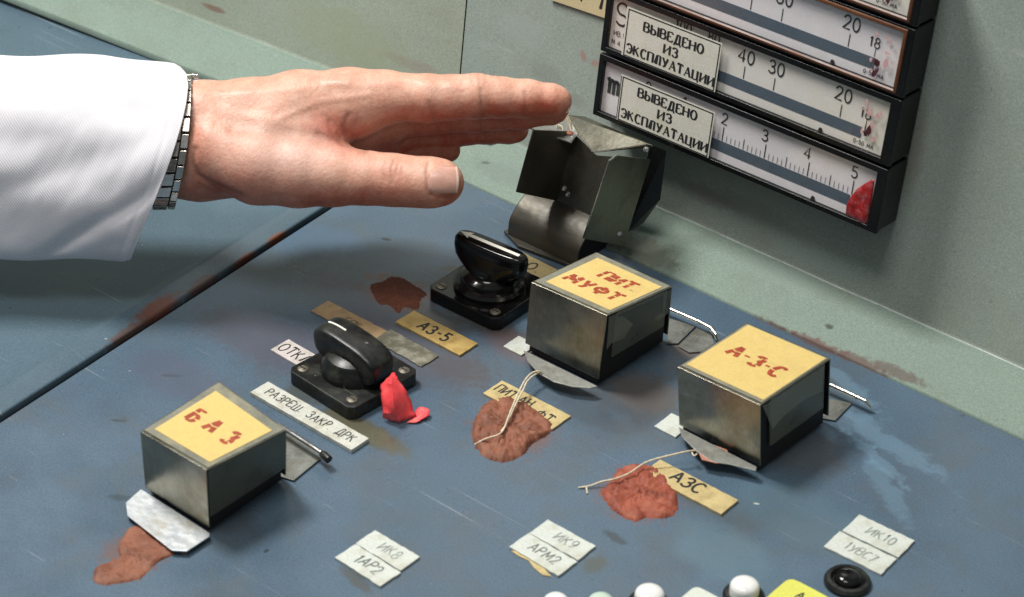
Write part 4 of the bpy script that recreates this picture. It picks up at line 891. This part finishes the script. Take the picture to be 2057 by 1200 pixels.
palm = field([[(120, 262, -20, 92), (330, 262, -20, 84), (405, 240, -18, 70), (500, 232, -18, 67), (600, 215, -14, 66), (700, 200, -8, 56), (775, 194, -4, 50)],
              [(330, 310, -20, 84), (400, 322, -24, 74), (470, 318, -45, 70), (600, 275, -75, 62), (700, 255, -85, 58), (775, 238, -80, 50)],
              [(410, 330, -50, 62), (560, 300, -115, 60), (700, 280, -130, 55), (770, 272, -128, 46)],
              [(560, 320, -130, 55), (690, 305, -160, 48), (750, 300, -166, 38)],
              [(640, 262, 6, 46), (716, 224, -2, 44), (760, 206, -4, 44)]], 6.)
index = field([[(760, 195, -2, 50), (860, 198, 4, 47), (905, 196, 6, 43.5), (958, 194, 8, 43.5), (1005, 196, 8, 39.5), (1060, 199, 7, 37.5), (1108, 202, 5, 32), (1119, 204, 4, 29)]], 2.)
middle = field([[(770, 238, -84, 46), (870, 235, -82, 36), (905, 232, -80, 34), (950, 231, -78, 35), (1000, 230, -74, 31), (1050, 228, -70, 31), (1108, 223, -66, 27), (1118, 221, -66, 24.5)]], 2.)
ring_ = field([[(765, 272, -134, 42), (850, 270, -142, 31), (900, 268, -144, 32), (940, 262, -142, 29), (980, 260, -140, 30), (1022, 261, -136, 28), (1036, 261, -135, 26)]], 2.)
pinky = field([[(745, 300, -166, 36), (800, 303, -160, 28), (860, 304, -152, 25), (902, 303, -148, 23)]], 2.)
thumb = field([[(430, 300, 18, 70), (520, 330, 26, 76), (600, 342, 30, 70), (670, 350, 38, 60), (735, 358, 48, 49), (790, 362, 55, 47.5), (835, 366, 60, 44.5), (870, 367, 60, 44.5), (888, 367, 57, 42)],
               [(420, 290, -10, 66), (540, 290, 10, 66), (640, 290, 14, 46)],
               [(560, 250, 0, 60), (640, 292, 16, 44)]], 5.)
F = smin(palm, index, 3.); F2 = smin(palm, middle, 3.); F3 = smin(palm, ring_, 3.); F4 = smin(palm, pinky, 3.)
hand = smin(smin(smin(F, F2, .5), F3, .5), F4, .5)
hand = smin(hand, smin(palm, thumb, 7.), 1.2)
del palm, index, middle, ring_, pinky, thumb, F, F2, F3, F4
def surface_nets(F, gx, gy, gz):
    ins = F < 0
    nx, ny, nz = F.shape
    c = [ins[i:nx - 1 + i, j:ny - 1 + j, k:nz - 1 + k] for i in (0, 1) for j in (0, 1) for k in (0, 1)]
    s_ = sum(x.astype(np.int8) for x in c); act = (s_ > 0) & (s_ < 8)
    idx = np.argwhere(act); vid = -np.ones(act.shape, np.int64); vid[act] = np.arange(len(idx))
    acc = np.zeros((len(idx), 3)); cnt = np.zeros(len(idx))
    corners = [(i, j, k) for i in (0, 1) for j in (0, 1) for k in (0, 1)]
    for a in range(8):
        for b_ in range(a + 1, 8):
            da = np.array(corners[a]); db = np.array(corners[b_])
            if np.abs(da - db).sum() != 1: continue
            fa = F[idx[:, 0] + da[0], idx[:, 1] + da[1], idx[:, 2] + da[2]]; fb = F[idx[:, 0] + db[0], idx[:, 1] + db[1], idx[:, 2] + db[2]]
            m_ = (fa < 0) != (fb < 0); t_ = np.where(m_, fa / np.where(m_, fa - fb, 1), 0)
            acc[m_] += (da + (db - da) * t_[:, None])[m_]; cnt[m_] += 1
    V = idx + acc / cnt[:, None]; hh = gx[1] - gx[0]; V = V * hh + np.array([gx[0], gy[0], gz[0]])
    faces = []
    for ax in range(3):
        sh = [slice(1, -1)] * 3; 
        A0 = [slice(None)] * 3; A1 = [slice(None)] * 3; A0[ax] = slice(0, -1); A1[ax] = slice(1, None)
        cr = ins[tuple(A0)] != ins[tuple(A1)]; q = np.argwhere(cr)
        o1, o2 = [(1, 2), (2, 0), (0, 1)][ax]
        ok = (q[:, o1] > 0) & (q[:, o2] > 0) & (q[:, o1] < F.shape[o1] - 1) & (q[:, o2] < F.shape[o2] - 1); q = q[ok]
        def vv(d1, d2):
            r_ = q.copy(); r_[:, o1] -= d1; r_[:, o2] -= d2; return vid[r_[:, 0], r_[:, 1], r_[:, 2]]
        quad = np.stack([vv(1, 1), vv(0, 1), vv(0, 0), vv(1, 0)], 1)
        fl = ins[q[:, 0], q[:, 1], q[:, 2]]
        quad[~fl] = quad[~fl][:, ::-1]; faces.append(quad)
    return V, np.concatenate(faces)
V, FA = surface_nets(hand, gx, gy, gz)
# normals from the distance field for creases
def to_uvw(V): return np.stack([V[:, 0] / V[:, 2] * FPX + 1028.5, V[:, 1] / V[:, 2] * FPX + 600, (D0 - V[:, 2]) / .2507], 1)
UVW = to_uvw(V)
gF = np.gradient(hand, h_); ii = np.clip(((V - np.array([gx[0], gy[0], gz[0]])) / h_).round().astype(int), 0, np.array(shape) - 1)
NR = np.stack([g[ii[:, 0], ii[:, 1], ii[:, 2]] for g in gF], 1); NR /= np.linalg.norm(NR, axis=1, keepdims=True) + 1e-6
del gF, hand
def crease(pts, depth, width, wmin=-999):
    """furrow along a polyline given in picture units, only on the surface nearer than wmin"""
    dist = np.full(len(V), 1e3)
    for (a, b_) in zip(pts, pts[1:]):
        a = np.array(a, float); b_ = np.array(b_, float); d_ = b_ - a; t_ = np.clip(((UVW[:, :2] - a) @ d_) / (d_ @ d_), 0, 1)
        dist = np.minimum(dist, np.linalg.norm(UVW[:, :2] - a - t_[:, None] * d_, axis=1))
    msk = (UVW[:, 2] > wmin) & (NR[:, 2] < .2)
    return -depth * np.exp(-(dist / width) ** 2) * msk, np.exp(-(dist / (width * 1.6)) ** 2) * msk
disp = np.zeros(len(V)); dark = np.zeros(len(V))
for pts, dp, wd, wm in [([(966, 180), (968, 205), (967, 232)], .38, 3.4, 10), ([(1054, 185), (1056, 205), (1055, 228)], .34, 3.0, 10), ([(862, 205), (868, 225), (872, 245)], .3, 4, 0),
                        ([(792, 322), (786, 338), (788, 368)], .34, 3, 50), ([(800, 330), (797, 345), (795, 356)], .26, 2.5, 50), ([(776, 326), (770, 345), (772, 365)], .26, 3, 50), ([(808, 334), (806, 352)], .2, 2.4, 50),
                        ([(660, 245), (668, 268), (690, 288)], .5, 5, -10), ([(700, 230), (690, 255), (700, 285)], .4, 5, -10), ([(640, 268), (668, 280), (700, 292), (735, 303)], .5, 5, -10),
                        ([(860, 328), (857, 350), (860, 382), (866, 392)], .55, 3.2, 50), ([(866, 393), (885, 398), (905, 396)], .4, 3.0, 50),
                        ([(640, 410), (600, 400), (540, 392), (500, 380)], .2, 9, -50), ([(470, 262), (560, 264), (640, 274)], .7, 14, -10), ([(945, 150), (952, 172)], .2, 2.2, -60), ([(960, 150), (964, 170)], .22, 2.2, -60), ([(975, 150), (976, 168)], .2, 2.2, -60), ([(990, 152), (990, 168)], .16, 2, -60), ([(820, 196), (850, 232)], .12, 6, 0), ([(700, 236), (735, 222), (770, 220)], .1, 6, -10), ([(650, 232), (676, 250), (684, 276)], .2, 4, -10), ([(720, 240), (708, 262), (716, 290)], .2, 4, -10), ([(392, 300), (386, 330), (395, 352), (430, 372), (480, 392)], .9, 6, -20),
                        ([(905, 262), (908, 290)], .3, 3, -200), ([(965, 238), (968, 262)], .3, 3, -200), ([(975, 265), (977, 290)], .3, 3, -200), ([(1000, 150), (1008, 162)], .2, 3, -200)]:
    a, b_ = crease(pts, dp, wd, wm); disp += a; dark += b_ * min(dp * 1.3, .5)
# tendons and veins on the back of the hand
def ridge(pts, h, wd):
    a, b_ = crease(pts, -h, wd, -60); return a
disp += ridge([(430, 222), (520, 238), (600, 262)], .5, 12) + ridge([(620, 158), (720, 172), (800, 168)], .35, 9) + ridge([(930, 158), (970, 160), (985, 162)], .35, 12)
nz = rng.normal(size=(24, 3)) * .12
low = sum(np.sin(V @ nz[i] * 1.0 + i) for i in range(24)) / 24
disp += low * .12
disp += ridge([(820, 158), (860, 172), (930, 178)], .25, 7) + ridge([(440, 190), (520, 185), (600, 178), (700, 165)], .3, 8) + ridge([(560, 240), (640, 205), (740, 190)], .35, 7)
V = V + NR * disp[:, None]
# tone of the skin: paler on the back, flushed along fingers, joints and thumb; some shade and highlight painted in
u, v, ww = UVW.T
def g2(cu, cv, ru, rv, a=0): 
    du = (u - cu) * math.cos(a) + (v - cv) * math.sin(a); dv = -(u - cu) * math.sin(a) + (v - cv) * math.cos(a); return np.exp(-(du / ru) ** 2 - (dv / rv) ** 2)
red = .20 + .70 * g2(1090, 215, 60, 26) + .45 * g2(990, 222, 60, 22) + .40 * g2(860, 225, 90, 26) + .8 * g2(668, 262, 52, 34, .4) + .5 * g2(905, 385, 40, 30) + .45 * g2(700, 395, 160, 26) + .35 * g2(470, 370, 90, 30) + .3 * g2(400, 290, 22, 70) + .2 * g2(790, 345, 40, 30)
red = red + .5 * np.clip((-ww - 30) / 50, 0, 1) + .3 * np.clip(NR[:, 1], 0, 1) ** 1.5  # palmar red, also carrying the shade of undersides and rear fingers
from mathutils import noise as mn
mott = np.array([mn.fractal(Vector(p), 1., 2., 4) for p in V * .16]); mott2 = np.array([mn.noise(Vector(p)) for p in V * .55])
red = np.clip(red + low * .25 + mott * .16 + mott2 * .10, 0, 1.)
pale = np.array([.71, .43, .315]); flush_shade = np.array([.46, .10, .055]); 
col = pale * (1 - red[:, None]) + flush_shade * red[:, None]; pink = np.clip(g2(570, 310, 110, 50) * .6, 0, 1); col = col * (1 - pink[:, None]) + np.array([.80, .53, .45]) * pink[:, None]  # pink patch: frontal highlight at the thumb base, painted in
col *= (1 - .35 * np.clip(dark, 0, 1))[:, None]  # shade of the creases put into the skin colour
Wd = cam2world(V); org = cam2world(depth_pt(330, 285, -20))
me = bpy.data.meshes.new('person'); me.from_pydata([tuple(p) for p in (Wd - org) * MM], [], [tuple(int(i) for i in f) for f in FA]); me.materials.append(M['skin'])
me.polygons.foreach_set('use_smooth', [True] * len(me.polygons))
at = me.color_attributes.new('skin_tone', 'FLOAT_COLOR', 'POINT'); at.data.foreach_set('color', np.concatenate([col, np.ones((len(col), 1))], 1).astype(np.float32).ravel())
# make sure the normals look outwards
person = bpy.data.objects.new('person', me); C_.objects.link(person); person.location = tuple(org * MM)
import bmesh
bm = bmesh.new(); bm.from_mesh(me); bmesh.ops.recalc_face_normals(bm, faces=bm.faces); bm.to_mesh(me); bm.free()
md = person.modifiers.new('relax', 'SMOOTH'); md.factor = .5; md.iterations = 2
tag(person, 'person in a white sleeve and steel watch strap reaching a flat hand over the desk', 'person')
def ph(P): return tuple(cam2world(P) - org)
# thumbnail
nu, nv = 13, 13; rows_ = []
for i in range(nu):
    f = i / (nu - 1); row = []
    for j in range(nv):
        g = j / (nv - 1); half = 29.5 * (1 - .10 * f) * (min(1, .80 + f * 1.4)) 
        uu = 861 + 57 * f + (1.5 if j in (0, nv - 1) else 0) + 4.5 * (1 - (2 * g - 1) ** 2) * (f > .5) * (f - .5) * 2 - 3.5 * (1 - (2 * g - 1) ** 2) * (f < .2); cv = 358.5 + 1.5 * f + 2; vv = cv + (2 * g - 1) * half
        dv = (vv - 366) / 48.; wn = 60 + 46.0 * math.sqrt(max(0, 1 - dv * dv)) + 4.2 - 8.0 * f ** 2.6 - (4.0 if i == 0 or j in (0, nv - 1) else 0)
        row.append(ph(depth_pt(uu, vv, wn)))
    rows_.append(row)
o = sheet(rows_, 'thumbnail', M['nail'], person, sub=1, solid=.45)
o.data.materials.append(mat('nail tip', (.68, .50, .42), .4, var=.05))
for k_, p_ in enumerate(o.data.polygons):
    if k_ // (nv - 1) >= nu - 2: p_.material_index = 1
# wrist watch strap
def strap_c(th):    # centre line of the strap round the wrist, th = 0 at the top, +90 facing the viewer
    cv, rv, rw = 284, 130, 104
    vv = cv - rv * math.cos(th); wv = -20 + rw * math.sin(th)
    t_ = (vv - 153) / 260; uu = 385 - 34 * t_ + 10 * math.sin(t_ * 3.1)
    return np.array([uu, vv, wv])
b = MB(); ring_s = []
for i in range(49):
    th = 2 * math.pi * i / 48; c0 = strap_c(th); nrm = np.array([0, -math.cos(th), math.sin(th)])
    ring_s.append([ph(depth_pt(*(c0 + nrm * dn + np.array([du, 0, 0])))) for du, dn in ((-62, -2), (-62, 2), (-2, 2), (-2, -2))])
b.loft(ring_s, cap=False); M['watch'] = mat('watch steel', (.68, .66, .60), .22, 1, var=.15, vs=150, dirt=((.12, .10, .07), .4, 200))
M['watchd'] = mat('watch strap inside', (.05, .045, .04), .4, .8, var=.2)
strap = b.build('wristwatch', M['watchd'], person)
nl = 26
for i in range(nl):
    th = 2 * math.pi * (i + .5) / nl; dth = 2 * math.pi / nl * .43
    for j, (ua, ub, dn) in enumerate(((-14.5, 0, 7.5), (-45, -16.5, 9.0), (-64, -47, 7.5))):
        off = (0 if j != 1 else .5 * 2 * math.pi / nl)
        vs = []
        for dnn in (1.0, dn):
            for (tt, uu) in ((th - dth, ua), (th + dth, ua), (th + dth, ub), (th - dth, ub)):
                c0 = strap_c(tt + off); nrm = np.array([0, -math.cos(tt + off), math.sin(tt + off)]); vs.append(ph(depth_pt(*(c0 + nrm * dnn + np.array([uu, 0, 0])))))
        b = MB(); b.add(vs, [(0, 1, 2, 3), (4, 5, 6, 7), (0, 1, 5, 4), (1, 2, 6, 5), (2, 3, 7, 6), (3, 0, 4, 7)]); b.build('link', M['watch'], strap, bevel=.35)
# clasp nub at the top
c0 = strap_c(0); b = MB(); b.add([ph(depth_pt(c0[0] + du, c0[1] + dv, -20 + dw)) for du, dv, dw in ((-18, -7, -14), (14, -5, -14), (14, -5, 14), (-18, -7, 14), (-18, 4, -14), (14, 6, -14), (14, 6, 14), (-18, 4, 14))], [(0, 1, 2, 3), (4, 5, 6, 7), (0, 1, 5, 4), (1, 2, 6, 5), (2, 3, 7, 6), (3, 0, 4, 7)]); b.build('clasp', M['watch'], strap, bevel=.6)
# sleeve
def rim_u(v_):
    ks = [(118, 330), (135, 360), (150, 374), (175, 378), (210, 374), (250, 365), (300, 350), (350, 332), (400, 313), (450, 290), (490, 274), (518, 264), (524, 255)]
    return float(np.interp(v_, [k[0] for k in ks], [k[1] for k in ks]))
rows_ = []; NS = 60; NC = 84
for i in range(NS):
    s_ = i / (NS - 1); row = []; du = 760 * s_ ** 1.5
    for j in range(NC):
        th = 2 * math.pi * j / NC; c_, sn = math.cos(th), math.sin(th)
        # flattened, drooping cross-section, larger below
        vt = 135 - 22 * min(s_ * 3, 1); vb = 522 - 6 * s_
        cv = (vt + vb) / 2; rv = (vb - vt) / 2
        cc = math.copysign(abs(c_) ** .82, c_)
        vv = cv - rv * cc; wq = -30 + (138 if sn > 0 else 120) * math.copysign(abs(sn) ** .9, sn) * (1 - .38 * max(0, (vv - 330) / 200))
        uu = rim_u(135 + (vv - vt) / (vb - vt) * (522 - 135)) + (0 if sn > 0 else -6) - du
        fold = 5 * math.sin((uu * .8 + vv * 1.5) * .012 + 1.0) * min(1, s_ * 5) + 3.5 * math.sin((uu * .5 - vv * 1.4) * .028) * min(1, s_ * 4) + 15 * math.exp(-(((vv - 430) + (uu - 230) * .6) / 17) ** 2) * min(1, s_ * 8) + 7 * math.exp(-(((vv - 330) + (uu - 160) * .35) / 26) ** 2) * min(1, max(0, s_ - .1) * 6)
        wq += -fold if sn > 0 else fold
        gr_ = math.exp(-((du - 24) / 3.0) ** 2) * 2.2
        wq += (-gr_ if sn > 0 else gr_) + (3 * mn.noise(Vector((uu * .02, vv * .02, 3.))) + 2.0 * mn.noise(Vector((uu * .06, vv * .05, 7.)))) * min(1, s_ * 6) * (1 if sn > 0 else -1)
        row.append(ph(depth_pt(uu, vv + (2.5 * math.sin(uu * .03) if s_ > .05 else 0), wq)))
    row.append(row[0]); rows_.append(row)
o = sheet(rows_, 'sleeve', M['cloth'], person, sub=1, solid=1.1)
b = MB(); q = [ph(depth_pt(u_, v_, 22)) for u_, v_ in ((262, 497), (268, 492), (276, 488), (283, 489), (287, 493))]; b.tube(q, .18, 6); b.build('loose_thread', M['cloth'], o, smooth=True)
q = [ph(depth_pt(u_, v_, 22)) for u_, v_ in ((266, 495), (272, 494), (274, 490))]
